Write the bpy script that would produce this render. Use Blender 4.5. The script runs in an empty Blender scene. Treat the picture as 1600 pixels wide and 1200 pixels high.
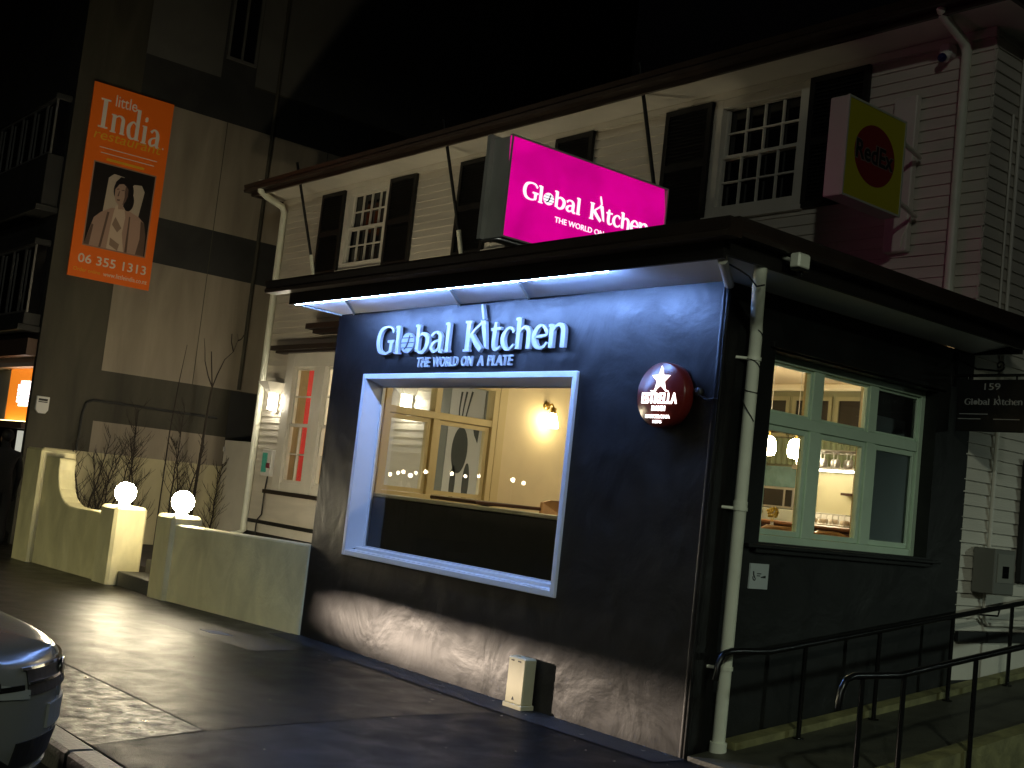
import bpy, math, random
from mathutils import Vector, Matrix
R = math.radians
random.seed(7)
scene = bpy.context.scene
COL = scene.collection

# ---------------------------------------------------------------- camera, night sky, exposure
cam = bpy.data.cameras.new("camera"); camo = bpy.data.objects.new("camera", cam); COL.objects.link(camo)
cam.sensor_width = 36.0; cam.lens = 42.3; cam.clip_end = 600
_r = Vector((0.6327199, 0.7665751, 0.1096731)); _u = -Vector((-0.0013898, 0.1427507, -0.9897577)); _f = Vector((-0.7743795, 0.626087, 0.0913866))
camo.matrix_world = Matrix(((_r.x, _u.x, -_f.x, 5.4223), (_r.y, _u.y, -_f.y, -6.17725), (_r.z, _u.z, -_f.z, 1.6), (0, 0, 0, 1)))
scene.camera = camo
world = bpy.data.worlds.new("World"); scene.world = world; world.use_nodes = True
nt = world.node_tree; nt.nodes.clear()
sky = nt.nodes.new("ShaderNodeTexSky"); sky.sky_type = 'NISHITA'; sky.sun_disc = False
sky.sun_elevation = R(-4); sky.sun_rotation = R(120)
bg = nt.nodes.new("ShaderNodeBackground"); bg.inputs[1].default_value = 0.03
wo = nt.nodes.new("ShaderNodeOutputWorld")
nt.links.new(sky.outputs[0], bg.inputs[0]); nt.links.new(bg.outputs[0], wo.inputs[0])
scene.view_settings.view_transform = 'Standard'; scene.view_settings.look = 'None'
scene.view_settings.exposure = 0.0; scene.view_settings.gamma = 1.0
scene.cycles.max_bounces = 8; scene.cycles.transparent_max_bounces = 16
scene.cycles.sample_clamp_indirect = 4.0

def lamp(name, kind, loc, power, color, size=.1, spot=None, blend=.3, target=None):
    l = bpy.data.lights.new(name, kind); l.energy = power; l.color = color
    l.shadow_soft_size = size
    o = bpy.data.objects.new(name, l); COL.objects.link(o); o.location = loc
    if kind == 'SPOT':
        l.spot_size = R(spot); l.spot_blend = blend
    if target is not None:
        o.rotation_euler = (Vector(target) - Vector(loc)).to_track_quat('-Z', 'Y').to_euler()
    return o
# street lamps (full cut-off heads, out of frame) and the low beam of a car pulling in from the left
lamp('street_lamp_light', 'SPOT', (-8.5, -13.0, 5.4), 1500, (1.0, .94, .58), .25, 158, .35, (-8.5, -12.9, 0))
lamp('street_lamp_light', 'SPOT', (17.0, -20.0, 11), 1350, (.95, 1.0, .86), .3, 176, .1, (17, -19.9, 0))
lamp('street_lamp_light', 'SPOT', (6.2, -3.2, 5.0), 330, (.90, 1.0, .76), .15, 150, .4, (5.6, -2.6, 0))
lamp('wall_lamp_light', 'SPOT', (8.0, 8.0, 3.5), 380, (.80, 1.0, .84), .12, 172, .3, (7, 9.1, 0))
lamp('headlight_beam', 'SPOT', (-10.6, -5.4, .6), 7000, (1.0, .80, .62), .007, 70, .1, (-10.6 + 8.4, -5.4 + 5.0, .3))

# ---------------------------------------------------------------- materials
def mat(name, color, rough=.6, metal=0., bump=0., bscale=20., vary=0., vscale=3., emit=None, estr=1., stretch=None, spec=.5, rvary=0., bdist=.02, evary=0.):
    m = bpy.data.materials.new(name); m.use_nodes = True
    t = m.node_tree; b = t.nodes['Principled BSDF']
    b.inputs['Base Color'].default_value = (*color, 1); b.inputs['Roughness'].default_value = rough
    b.inputs['Metallic'].default_value = metal; b.inputs['Specular IOR Level'].default_value = spec
    tc = None
    def coords():
        nonlocal tc
        if tc is None:
            c = t.nodes.new('ShaderNodeTexCoord'); mp = t.nodes.new('ShaderNodeMapping')
            mp.inputs['Scale'].default_value = stretch or (1, 1, 1)
            t.links.new(c.outputs['Object'], mp.inputs[0]); tc = mp
        return tc.outputs[0]
    def noise(sc, det=5, dist=0.):
        n = t.nodes.new('ShaderNodeTexNoise'); n.inputs['Scale'].default_value = sc; n.inputs['Detail'].default_value = det
        n.inputs['Distortion'].default_value = dist; t.links.new(coords(), n.inputs['Vector']); return n
    if vary:
        n = noise(vscale, 7, .6); r = t.nodes.new('ShaderNodeValToRGB')
        r.color_ramp.elements[0].position = .3; r.color_ramp.elements[1].position = .72
        r.color_ramp.elements[0].color = tuple(c * (1 - vary) for c in color) + (1,)
        r.color_ramp.elements[1].color = tuple(min(1, c * (1 + vary)) for c in color) + (1,)
        t.links.new(n.outputs[0], r.inputs[0]); t.links.new(r.outputs[0], b.inputs['Base Color'])
    if rvary:
        n = noise(vscale * 1.7, 6, .4); mr = t.nodes.new('ShaderNodeMapRange')
        mr.inputs[1].default_value = .3; mr.inputs[2].default_value = .7
        mr.inputs[3].default_value = max(.03, rough - rvary); mr.inputs[4].default_value = min(1, rough + rvary)
        t.links.new(n.outputs[0], mr.inputs[0]); t.links.new(mr.outputs[0], b.inputs['Roughness'])
    if bump:
        n = noise(bscale, 6, .5); bp = t.nodes.new('ShaderNodeBump'); bp.inputs['Strength'].default_value = bump
        bp.inputs['Distance'].default_value = bdist
        t.links.new(n.outputs[0], bp.inputs['Height']); t.links.new(bp.outputs[0], b.inputs['Normal'])
    if emit is not None:
        b.inputs['Emission Color'].default_value = (*emit, 1); b.inputs['Emission Strength'].default_value = estr
        if evary:
            n = noise(vscale, 4, .5); mr = t.nodes.new('ShaderNodeMapRange'); mr.inputs[1].default_value = .25; mr.inputs[2].default_value = .75
            mr.inputs[3].default_value = estr * (1 - evary); mr.inputs[4].default_value = estr * (1 + evary); t.links.new(n.outputs[0], mr.inputs[0]); t.links.new(mr.outputs[0], b.inputs['Emission Strength'])
    return m
def glass_mat(name, tint=(.95, .97, .96), rough=.0, ior=1.5):
    m = bpy.data.materials.new(name); m.use_nodes = True; t = m.node_tree; t.nodes.clear()
    ior = 1.62
    o = t.nodes.new('ShaderNodeOutputMaterial'); mx = t.nodes.new('ShaderNodeMixShader'); fr = t.nodes.new('ShaderNodeFresnel'); fr.inputs[0].default_value = ior
    tr = t.nodes.new('ShaderNodeBsdfTransparent'); tr.inputs[0].default_value = (*tint, 1)
    gl = t.nodes.new('ShaderNodeBsdfGlossy'); gl.inputs['Roughness'].default_value = rough
    t.links.new(fr.outputs[0], mx.inputs[0]); t.links.new(tr.outputs[0], mx.inputs[1]); t.links.new(gl.outputs[0], mx.inputs[2]); t.links.new(mx.outputs[0], o.inputs[0])
    return m
def emis(name, color, s): return mat(name, tuple(min(.9, c) for c in color), .5, emit=color, estr=s)

M = dict(
    plaster=mat('dark_plaster', (.0065, .006, .0062), .40, bump=.46, bscale=2.0, vary=.5, vscale=3, bdist=.04, rvary=.08, spec=.48),
    plaster_side=mat('dark_plaster_side', (.010, .0105, .010), .5, bump=.4, bscale=2.2, vary=.5, vscale=2.2, bdist=.04, spec=.35),
    board=mat('white_weatherboard', (.62, .58, .50), .5, bump=.15, bscale=30, vary=.10, vscale=2.2, stretch=(.4, .4, 3)),
    trim=mat('white_trim', (.68, .65, .57), .45, bump=.1, bscale=25, vary=.06),
    winframe=mat('white_window_frame', (.72, .74, .76), .4, bump=.06, bscale=30, vary=.04),
    green=mat('sage_window_frame', (.56, .72, .55), .42, bump=.08, bscale=30, vary=.08),
    black=mat('black_paint', (.008, .008, .008), .55, bump=.1, bscale=30),
    blackgloss=mat('black_gloss_metal', (.006, .006, .006), .22),
    gutter=mat('brown_gutter', (.030, .020, .015), .3, vary=.2),
    fascia=mat('dark_fascia', (.012, .010, .009), .5, vary=.2),
    roof=mat('dark_roof', (.02, .018, .017), .6, vary=.3),
    soffit=mat('soffit_paint', (.72, .73, .75), .5, vary=.06, bump=.05),
    pipe=mat('cream_pipe', (.80, .82, .68), .35, vary=.06, vscale=5),
    yellow=mat('cream_plaster_wall', (.60, .55, .32), .5, bump=.5, bscale=4, vary=.20, vscale=3, bdist=.04, stretch=(1, 1, .55)),
    cream=mat('cream_render', (.30, .255, .19), .75, bump=.2, bscale=12, vary=.22, vscale=1.6, stretch=(1, 1.6, .3)),
    creamlow=mat('low_cream_wall_paint', (.56, .50, .30), .7, bump=.2, bscale=9, vary=.12, vscale=1.5),
    shadedpanel=mat('grey_shaded_render', (.11, .108, .098), .8, vary=.15, vscale=1.2),  # grey render, its colour darkened to swallow the edge of the eave's shadow
    olive=mat('olive_render', (.06, .055, .038), .8, bump=.15, bscale=12, vary=.35, vscale=1.6, stretch=(1, 1.6, .3)),
    charcoal=mat('charcoal_render', (.030, .030, .028), .7, vary=.3, vscale=1.5),
    concrete=mat('wet_concrete', (.06, .06, .055), .45, bump=.3, bscale=40, vary=.3),
    moss=mat('mossy_concrete', (.20, .19, .08), .7, bump=.4, bscale=20, vary=.4, vscale=6),
    soil=mat('garden_soil', (.03, .025, .02), .9, bump=.6, bscale=20, vary=.4),
    twig=mat('bare_bark', (.035, .026, .018), .8, bump=.2, bscale=40),
    glass=glass_mat('window_glass'),
    darkglass=mat('dark_window_glass', (.006, .006, .007), .06, spec=.6),
    white=mat('white_plastic', (.75, .74, .70), .4, vary=.04),
    lettering=mat('pale_blue_white_letters', (.50, .51, .52), .4),
    discgrey=mat('grey_globe_disc', (.34, .36, .40), .5),
    wood=mat('brown_wood', (.20, .085, .035), .35, vary=.35, vscale=6, stretch=(1, 1, 5)),
    darkwood=mat('dark_brown_wood', (.06, .025, .014), .35, vary=.3, vscale=6),
    lightwood=mat('light_timber', (.42, .24, .10), .4, vary=.2, vscale=8),
    steel=mat('stainless_steel', (.45, .45, .44), .3, metal=.9),
    brass=mat('brass', (.55, .38, .12), .3, metal=.9),
    warmwall=mat('warm_cream_wall', (.66, .56, .36), .6, vary=.05),
    ceiling=mat('ceiling_paint', (.66, .55, .38), .7),
    sashyellow=mat('cream_interior_joinery', (.60, .50, .27), .45),
    oliveint=mat('olive_interior_wall', (.16, .16, .09), .6, vary=.2),
    curtain=mat('olive_curtain', (.13, .16, .09), .8, vary=.35, vscale=3, stretch=(6, 1, .4)),
    red=mat('red_wall', (.62, .035, .045), .6, vary=.06),
    darkint=mat('dark_upholstery', (.028, .027, .027), .5, vary=.3, vscale=4),
    greyledge=mat('grey_green_ledge', (.36, .37, .29), .4),
    floorint=mat('timber_floor', (.16, .09, .05), .4, vary=.3),
    teal=mat('teal_tiles', (.12, .22, .22), .25, vary=.3, vscale=9),
    greyboard=mat('grey_white_board', (.50, .56, .56), .5, vary=.04),
    utility=mat('cream_cabinet', (.62, .57, .36), .45, vary=.08, vscale=6),
    rubber=mat('black_rubber', (.012, .012, .012), .7),
    skin=mat('skin', (.30, .17, .11), .55),
    clothes=mat('black_clothes', (.010, .010, .012), .85, bump=.2, bscale=30),
    hair=mat('dark_hair', (.012, .009, .007), .6),
    carpaint=mat('silver_grey_car_paint', (.20, .205, .20), .22, metal=.2, spec=.6),
    chrome=mat('chrome', (.7, .7, .7), .12, metal=1.0),
    headglass=mat('headlamp_lens', (.30, .32, .31), .10, metal=.0, spec=.9),
    globe=emis('lit_globe_glass', (1.0, .86, .58), 205),
    tube=emis('lit_tube', (1.0, .90, .72), 45),
    pendant=emis('lit_opal_glass', (1.0, .82, .52), 95),
    sconce=emis('lit_sconce_shade', (1.0, .80, .44), 36),
    led=emis('blue_white_led', (.23, .42, 1.0), 300),
)

# ---------------------------------------------------------------- mesh helpers
class MB:
    def __init__(s): s.v = []; s.f = []; s.sm = []
    def add(s, vs, fs, smooth=False):
        o = len(s.v); s.v += [tuple(x) for x in vs]; s.f += [tuple(i + o for i in f) for f in fs]; s.sm += [smooth] * len(fs); return s
    def quad(s, a, b, c, d): return s.add([a, b, c, d], [(0, 1, 2, 3)])
    def box(s, x0, x1, y0, y1, z0, z1, bev=0.):
        if bev:
            b = min(bev, (x1 - x0) / 2.01, (y1 - y0) / 2.01, (z1 - z0) / 2.01); V = []
            for sx, X in ((1, x0), (-1, x1)):
                for sy, Y in ((1, y0), (-1, y1)):
                    for sz, Z in ((1, z0), (-1, z1)):
                        V += [(X, Y + sy * b, Z + sz * b), (X + sx * b, Y, Z + sz * b), (X + sx * b, Y + sy * b, Z)]
            n = lambda i, j, k, a: (i * 4 + j * 2 + k) * 3 + a
            F = []
            for i in (0, 1):
                F.append([n(i, 0, 0, 0), n(i, 1, 0, 0), n(i, 1, 1, 0), n(i, 0, 1, 0)])
                F.append([n(0, i, 0, 1), n(1, i, 0, 1), n(1, i, 1, 1), n(0, i, 1, 1)])
                F.append([n(0, 0, i, 2), n(1, 0, i, 2), n(1, 1, i, 2), n(0, 1, i, 2)])
            for i in (0, 1):
                for j in (0, 1):
                    F.append([n(i, j, 0, 0), n(i, j, 1, 0), n(i, j, 1, 1), n(i, j, 0, 1)])
                    F.append([n(i, 0, j, 0), n(i, 1, j, 0), n(i, 1, j, 2), n(i, 0, j, 2)])
                    F.append([n(0, i, j, 1), n(1, i, j, 1), n(1, i, j, 2), n(0, i, j, 2)])
                    for k in (0, 1): F.append([n(i, j, k, 0), n(i, j, k, 1), n(i, j, k, 2)])
            return s.add(V, F)
        return s.add([(x, y, z) for x in (x0, x1) for y in (y0, y1) for z in (z0, z1)],
                     [(0, 1, 3, 2), (4, 6, 7, 5), (0, 4, 5, 1), (2, 3, 7, 6), (0, 2, 6, 4), (1, 5, 7, 3)])
    def tube(s, pts, r, n=8, cap=True):
        pts = [Vector(p) for p in pts]; rs = r if isinstance(r, (list, tuple)) else [r] * len(pts); V = []; up = None
        for i, p in enumerate(pts):
            d = (pts[min(i + 1, len(pts) - 1)] - pts[max(i - 1, 0)]).normalized()
            if up is None: up = d.orthogonal().normalized()
            up = (up - d * up.dot(d)).normalized(); w = d.cross(up)
            V += [p + (up * math.cos(a) + w * math.sin(a)) * rs[i] for a in (2 * math.pi * k / n for k in range(n))]
        F = [(i * n + k, i * n + (k + 1) % n, (i + 1) * n + (k + 1) % n, (i + 1) * n + k) for i in range(len(pts) - 1) for k in range(n)]
        s.add(V, F, n > 5)
        if cap:
            e = len(pts) - 1; s.add([V[k] for k in range(n)], [tuple(range(n))]); s.add([V[e * n + k] for k in range(n)], [tuple(range(n))])
        return s
    def lathe(s, prof, c, n=24, axis=(0, 0, 1)):
        ax = Vector(axis).normalized(); u = ax.orthogonal().normalized(); w = ax.cross(u); c = Vector(c)
        V = [c + ax * h + (u * math.cos(2 * math.pi * k / n) + w * math.sin(2 * math.pi * k / n)) * r for r, h in prof for k in range(n)]
        F = [(i * n + k, i * n + (k + 1) % n, (i + 1) * n + (k + 1) % n, (i + 1) * n + k) for i in range(len(prof) - 1) for k in range(n)]
        return s.add(V, F, True)
    def ball(s, c, r, n=20, m=14, sc=(1, 1, 1)):
        c = Vector(c); V = []
        for i in range(m + 1):
            t = math.pi * i / m
            for k in range(n):
                a = 2 * math.pi * k / n; V.append(c + Vector((r * sc[0] * math.sin(t) * math.cos(a), r * sc[1] * math.sin(t) * math.sin(a), r * sc[2] * math.cos(t))))
        return s.add(V, [(i * n + k, i * n + (k + 1) % n, (i + 1) * n + (k + 1) % n, (i + 1) * n + k) for i in range(m) for k in range(n)], True)
    def prism(s, poly, fn, d0, d1):
        """poly: 2D points; fn(a,b,d)->3D; extruded from depth d0 to d1"""
        n = len(poly); V = [fn(a, b, d0) for a, b in poly] + [fn(a, b, d1) for a, b in poly]
        return s.add(V, [tuple(range(n)), tuple(range(2 * n - 1, n - 1, -1))] + [(i, i + n, (i + 1) % n + n, (i + 1) % n) for i in range(n)])
    def ribbon(s, pts, fn, d0, d1, n=6):
        """pts (a,b,width): smooth stroke of varying width, extruded"""
        P = [Vector(p) for p in pts]
        if len(P) > 2:
            Q = []
            for i in range(len(P) - 1):
                p0, p1, p2, p3 = P[max(i - 1, 0)], P[i], P[i + 1], P[min(i + 2, len(P) - 1)]
                for k in range(n):
                    t = k / n; Q.append(.5 * ((2 * p1) + (p2 - p0) * t + (2 * p0 - 5 * p1 + 4 * p2 - p3) * t * t + (3 * p1 - p0 - 3 * p2 + p3) * t ** 3))
            Q.append(P[-1]); P = Q
        Lf, Rt = [], []
        for i, p in enumerate(P):
            a, b = P[max(i - 1, 0)], P[min(i + 1, len(P) - 1)]; d = Vector((b.x - a.x, b.y - a.y)); d = d.normalized() if d.length > 1e-9 else Vector((1, 0))
            nn = Vector((-d.y, d.x)) * p.z / 2; Lf.append((p.x + nn.x, p.y + nn.y)); Rt.append((p.x - nn.x, p.y - nn.y))
        m = len(P)
        V = [fn(*q, d0) for q in Lf] + [fn(*q, d0) for q in Rt] + [fn(*q, d1) for q in Lf] + [fn(*q, d1) for q in Rt]
        F = []
        for i in range(m - 1):
            F += [(i, i + 1, m + i + 1, m + i), (2 * m + i, 3 * m + i, 3 * m + i + 1, 2 * m + i + 1), (i, 2 * m + i, 2 * m + i + 1, i + 1), (m + i, m + i + 1, 3 * m + i + 1, 3 * m + i)]
        F += [(0, m, 3 * m, 2 * m), (m - 1, 3 * m - 1, 4 * m - 1, 2 * m - 1)]
        return s.add(V, F)
    def build(s, name, material, parent=None, local=False, bevel=0., fix=True):
        me = bpy.data.meshes.new(name); me.from_pydata(s.v, [], s.f); me.update()
        me.polygons.foreach_set('use_smooth', s.sm)
        if fix:
            import bmesh
            b = bmesh.new(); b.from_mesh(me); bmesh.ops.recalc_face_normals(b, faces=b.faces); b.to_mesh(me); b.free()
        me.materials.append(material)
        o = bpy.data.objects.new(name, me); COL.objects.link(o)
        if parent is not None:
            o.parent = parent
            if not local:
                w = Vector((0, 0, 0)); q = parent
                while q is not None: w += q.location; q = q.parent
                o.location = -w
        if bevel:
            md = o.modifiers.new('bevel', 'BEVEL'); md.width = bevel; md.segments = 2; md.limit_method = 'ANGLE'
        return o
def thing(name, label, cat, loc=(0, 0, 0), rz=0., group=None):
    o = bpy.data.objects.new(name, None); COL.objects.link(o); o.location = loc; o.rotation_euler = (0, 0, rz)
    o['label'] = label; o['category'] = cat
    if group: o['group'] = group
    o.empty_display_size = .2
    return o
def tag(o, label, cat, group=None):
    o['label'] = label; o['category'] = cat
    if group: o['group'] = group
    return o
def dup(o, loc, label, rz=None, parent=None):
    c = o.copy(); COL.objects.link(c)
    if parent is None:
        c.location = loc
        if rz is not None: c.rotation_euler = (0, 0, rz)
        if label: c['label'] = label
    else: c.parent = parent
    for ch in list(o.children): dup(ch, None, None, None, c)
    return c
def struct(o): o['kind'] = 'structure'; return o

FN_FRONT = lambda y: (lambda a, b, d: (a, y - d, b))          # faces -y: a = x, b = z, depth towards the street
FN_SIDE = lambda x: (lambda a, b, d: (x + d, a, b))           # faces +x: a = y, b = z
def wall_grid(mb, fn, u0, u1, v0, v1, holes, d_out, d_in):
    us = sorted({u0, u1, *[h[0] for h in holes], *[h[1] for h in holes]}); vs = sorted({v0, v1, *[h[2] for h in holes], *[h[3] for h in holes]})
    inside = lambda a, b: any(h[0] < a < h[1] and h[2] < b < h[3] for h in holes)
    for i in range(len(us) - 1):
        for j in range(len(vs) - 1):
            if inside((us[i] + us[i + 1]) / 2, (vs[j] + vs[j + 1]) / 2): continue
            for d in (d_out, d_in): mb.quad(fn(us[i], vs[j], d), fn(us[i + 1], vs[j], d), fn(us[i + 1], vs[j + 1], d), fn(us[i], vs[j + 1], d))
    for (a, b, c, e) in list(holes) + [(u0, u1, v0, v1)]:
        for p, q in (((a, c), (b, c)), ((b, c), (b, e)), ((b, e), (a, e)), ((a, e), (a, c))):
            mb.quad(fn(*p, d_out), fn(*q, d_out), fn(*q, d_in), fn(*p, d_in))
    return mb
def fmap(fn, d_lo=0.):
    return lambda x0, x1, z0, z1, d0, d1: None
def fbox(mb, fn, u0, u1, v0, v1, d0, d1):
    V = [fn(u, v, d) for u in (u0, u1) for v in (v0, v1) for d in (d0, d1)]
    return mb.add(V, [(0, 1, 3, 2), (4, 6, 7, 5), (0, 4, 5, 1), (2, 3, 7, 6), (0, 2, 6, 4), (1, 5, 7, 3)])
def ring(mb, fn, u0, u1, v0, v1, w, d0, d1):
    fbox(mb, fn, u0, u0 + w, v0, v1, d0, d1); fbox(mb, fn, u1 - w, u1, v0, v1, d0, d1)
    fbox(mb, fn, u0 + w, u1 - w, v0, v0 + w, d0, d1 - .0015); fbox(mb, fn, u0 + w, u1 - w, v1 - w, v1, d0, d1 - .0015)
    return mb
_br = random.Random(21)
def boards(mb, fn, u0, u1, v0, v1, holes=(), p=.105, lap=.024):
    z = v0
    while z < v1 - .01:
        zt = min(z + p, v1); zm = (z + zt) / 2
        cuts = [(u0, u1)]
        for (a, b, c, e) in holes:
            if c < zm < e:
                nc = []
                for (l, r) in cuts:
                    if b <= l or a >= r: nc.append((l, r)); continue
                    if a > l: nc.append((l, a))
                    if b < r: nc.append((b, r))
                cuts = nc
        pcs = []
        for (l, r) in cuts:
            while r - l > 4.5:
                j = l + _br.uniform(1.8, 4.2); pcs.append((l, j - .002)); l = j + .002
            pcs.append((l, r))
        for (l, r) in pcs:
            q_ = _br.uniform(-.003, .003)
            V = [fn(l, z, lap + q_), fn(r, z, lap + q_ * .5), fn(r, zt, .004), fn(l, zt, .004), fn(l, z, .0), fn(r, z, .0), fn(l, zt, 0), fn(r, zt, 0)]
            mb.add(V, [(0, 1, 2, 3), (4, 5, 1, 0), (0, 3, 6, 4), (1, 5, 7, 2)])
        z = zt
    return mb
_tc = {}
def text(mb, body, fn, a, b, width=None, height=None, d0=0., d1=.01, shear=0., center=False, bold=0.):
    key = (body, shear, bold)
    if key not in _tc:
        cu = bpy.data.curves.new('lettering', 'FONT'); cu.body = body; cu.size = 1; cu.shear = shear; cu.extrude = .5; cu.offset = bold; cu.resolution_u = 3
        o = bpy.data.objects.new('lettering', cu); COL.objects.link(o); dg = bpy.context.evaluated_depsgraph_get()
        me = bpy.data.meshes.new_from_object(o.evaluated_get(dg))
        _tc[key] = ([v.co.copy() for v in me.vertices], [tuple(p.vertices) for p in me.polygons])
        bpy.data.objects.remove(o); bpy.data.curves.remove(cu); bpy.data.meshes.remove(me)
    vs, fs = _tc[key]
    x0 = min(v.x for v in vs); x1 = max(v.x for v in vs); y0 = min(v.y for v in vs); y1 = max(v.y for v in vs)
    sx = (width / (x1 - x0)) if width else None; sy = (height / (y1 - y0)) if height else None
    sx = sx or sy; sy = sy or sx
    ox = a - (x1 - x0) * sx / 2 if center else a
    return mb.add([fn(ox + (v.x - x0) * sx, b + (v.y - y0) * sy, d0 + (v.z + .5) * (d1 - d0)) for v in vs], fs)

# hand-drawn display lettering for the restaurant's name: strokes in each letter's own box
def logo_strokes(mb, fn, ox, oy, W, d0, d1, disc_mb=None, line_mb=None):
    T, t = .0185, .0085
    B = {'G': (.033, .136, 0, .094), 'l': (.143, .180, 0, .094), 'b': (.268, .345, 0, .094), 'a': (.352, .424, 0, .066), 'l2': (.433, .466, 0, .094),
         'K': (.542, .628, 0, .094), 't': (.672, .722, 0, .086), 'c': (.728, .788, 0, .066), 'h': (.796, .866, 0, .094), 'e': (.874, .940, 0, .068), 'n': (.947, 1.020, 0, .068)}
    S = {'G': [[(.97, .80, T * .6), (.80, .97, t), (.5, 1.0, t), (.2, .86, T * .9), (.08, .5, T * 1.15), (.2, .14, T * .9), (.5, 0.02, t), (.78, .06, t), (.92, .2, T * .7)], [(.88, .46, T), (.86, .06, T * .8)], [(.66, .46, t), (1.06, .46, t)]],
         'l': [[(.5, 1, T), (.5, 0, T)], [(.02, .97, t * .9), (.5, .985, t * .9)], [(.1, .015, t * .7), (.95, .015, t * .7)]],
         'b': [[(.16, 1, T), (.16, .04, T)], [(-.06, .97, t * .9), (.16, .985, t * .9)], [(.16, .52, t), (.5, .68, t * 1.1), (.85, .55, T * .95), (.9, .33, T * 1.05), (.76, .1, T * .85), (.45, .0, t), (.16, .1, t)]],
         'a': [[(.1, .80, T * .7), (.3, .97, t), (.6, .97, t * 1.1), (.78, .75, T), (.78, .3, T), (.84, .06, T * .8), (1.05, .02, t)], [(.78, .58, t), (.4, .52, t), (.14, .28, T * .9), (.28, .04, t * 1.2), (.55, .08, t), (.78, .28, t)]],
         'K': [[(.17, 1, T * 1.1), (.17, 0, T * 1.1)], [(-.04, .985, t * .8), (.34, .985, t * .8)], [(-.04, .015, t * .8), (.34, .015, t * .8)], [(.92, .92, t), (.6, .72, t), (.26, .48, t)], [(.36, .54, T), (.7, .24, T), (1.02, .01, T * .9)]],
         't': [[(.42, 1, T * .5), (.4, .7, T), (.38, .25, T), (.5, .05, T * .8), (.8, .02, t), (1.02, .12, t * .8)], [(0, .74, t), (.98, .77, t)]],
         'c': [[(.95, .80, T * .7), (.75, .97, t), (.45, .97, t), (.15, .7, T * .9), (.12, .35, T * 1.05), (.4, .04, t * 1.3), (.75, .03, t), (1.0, .2, t)]],
         'h': [[(.16, 1, T), (.16, 0, T)], [(-.06, .97, t * .9), (.16, .985, t * .9)], [(.16, .5, t), (.5, .69, t * 1.1), (.8, .6, T * .9), (.86, .35, T), (.86, 0, T)]],
         'e': [[(.14, .50, t), (.9, .56, t), (.88, .78, T * .7), (.6, .99, t), (.3, .9, T * .7), (.1, .55, T * 1.05), (.2, .2, T), (.48, .02, t * 1.2), (.8, .05, t), (1.0, .22, t)]],
         'n': [[(.16, 1, T), (.16, 0, T)], [(-.05, .96, t * .9), (.16, .975, t * .9)], [(.16, .7, t), (.5, .98, t * 1.1), (.8, .86, T * .9), (.86, .5, T), (.86, 0, T)]]}
    k = 0
    for g, (u0, u1, v0, v1) in B.items():
        for st in S[g.rstrip('2')]:
            k += 1; e = (k % 5) * .0004
            mb.ribbon([(ox + (u0 + (u1 - u0) * p[0]) * W, oy + (v0 + (v1 - v0) * p[1]) * W, p[2] * W) for p in st], fn, d0, d1 + e)
    # the i is a kitchen knife, blade down
    mb.ribbon([(ox + .613 * W, oy + .146 * W, .007 * W), (ox + .620 * W, oy + .125 * W, .0105 * W), (ox + .629 * W, oy + .098 * W, .0085 * W)], fn, d0, d1 + .001)
    mb.prism([(ox + W * a, oy + W * b) for a, b in ((.616, .096), (.640, .092), (.648, .060), (.658, .004), (.646, .012), (.632, .050))], fn, d0, d1 + .0015)
    (disc_mb or mb).prism([(ox + W * (.2215 + .0385 * math.cos(q)), oy + W * (.035 + .0345 * math.sin(q))) for q in (2 * math.pi * i / 28 for i in range(28))], fn, d0, d1 - .001)
    L = line_mb or mb
    for yy, hw in ((.018, .033), (.035, .038), (.052, .032)):
        L.ribbon([(ox + W * (.2215 - hw), oy + W * yy, .003 * W), (ox + W * (.2215 + hw), oy + W * yy, .003 * W)], fn, d1 - .002, d1 + .001)
    L.ribbon([(ox + W * .232, oy + W * .06, .006 * W), (ox + W * .222, oy + W * .028, .008 * W), (ox + W * .205, oy + W * .012, .004 * W)], fn, d1 - .002, d1 + .0015)

# ================================================================ SETTING
asph = mat('wet_asphalt', (.014, .0125, .0095), .37, bump=.5, bscale=170, vary=.5, vscale=2.2, rvary=.07, bdist=.005, spec=.30)
def fade_sheen(m, lo, hi, x0, x1):      # shade put into the footpath's gloss: sheen lowered towards the corner to darken it
    t = m.node_tree; c = t.nodes.new('ShaderNodeTexCoord'); sp = t.nodes.new('ShaderNodeSeparateXYZ'); mr = t.nodes.new('ShaderNodeMapRange'); mr.interpolation_type = 'SMOOTHSTEP'
    n = t.nodes.new('ShaderNodeTexNoise'); n.inputs['Scale'].default_value = 1.1; ad = t.nodes.new('ShaderNodeMath'); ad.operation = 'MULTIPLY_ADD'; ad.inputs[1].default_value = 1.6
    t.links.new(c.outputs['Object'], sp.inputs[0]); t.links.new(c.outputs['Object'], n.inputs['Vector']); t.links.new(n.outputs[0], ad.inputs[0]); t.links.new(sp.outputs[0], ad.inputs[2])
    mr.inputs[1].default_value = x0 + .8; mr.inputs[2].default_value = x1 + .8; mr.inputs[3].default_value = lo; mr.inputs[4].default_value = hi
    t.links.new(ad.outputs[0], mr.inputs[0]); t.links.new(mr.outputs[0], t.nodes['Principled BSDF'].inputs['Specular IOR Level'])
fade_sheen(asph, .15, .045, -5.2, -3.6)
asph2 = mat('damp_asphalt', (.009, .0088, .0085), .5, bump=.5, bscale=140, vary=.5, vscale=2.0, rvary=.10, bdist=.006, spec=.07)
asph3 = mat('rough_patched_asphalt', (.016, .014, .010), .42, bump=.45, bscale=60, vary=.6, vscale=5, rvary=.16, bdist=.012, spec=.22)
def sheet(mb, poly, z): return mb.add([(x, y, z) for x, y in poly], [tuple(range(len(poly)))])
struct(sheet(MB(), [(-90, -90), (90, -90), (90, 90), (-90, 90)], -.14).build('road', asph2))
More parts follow.
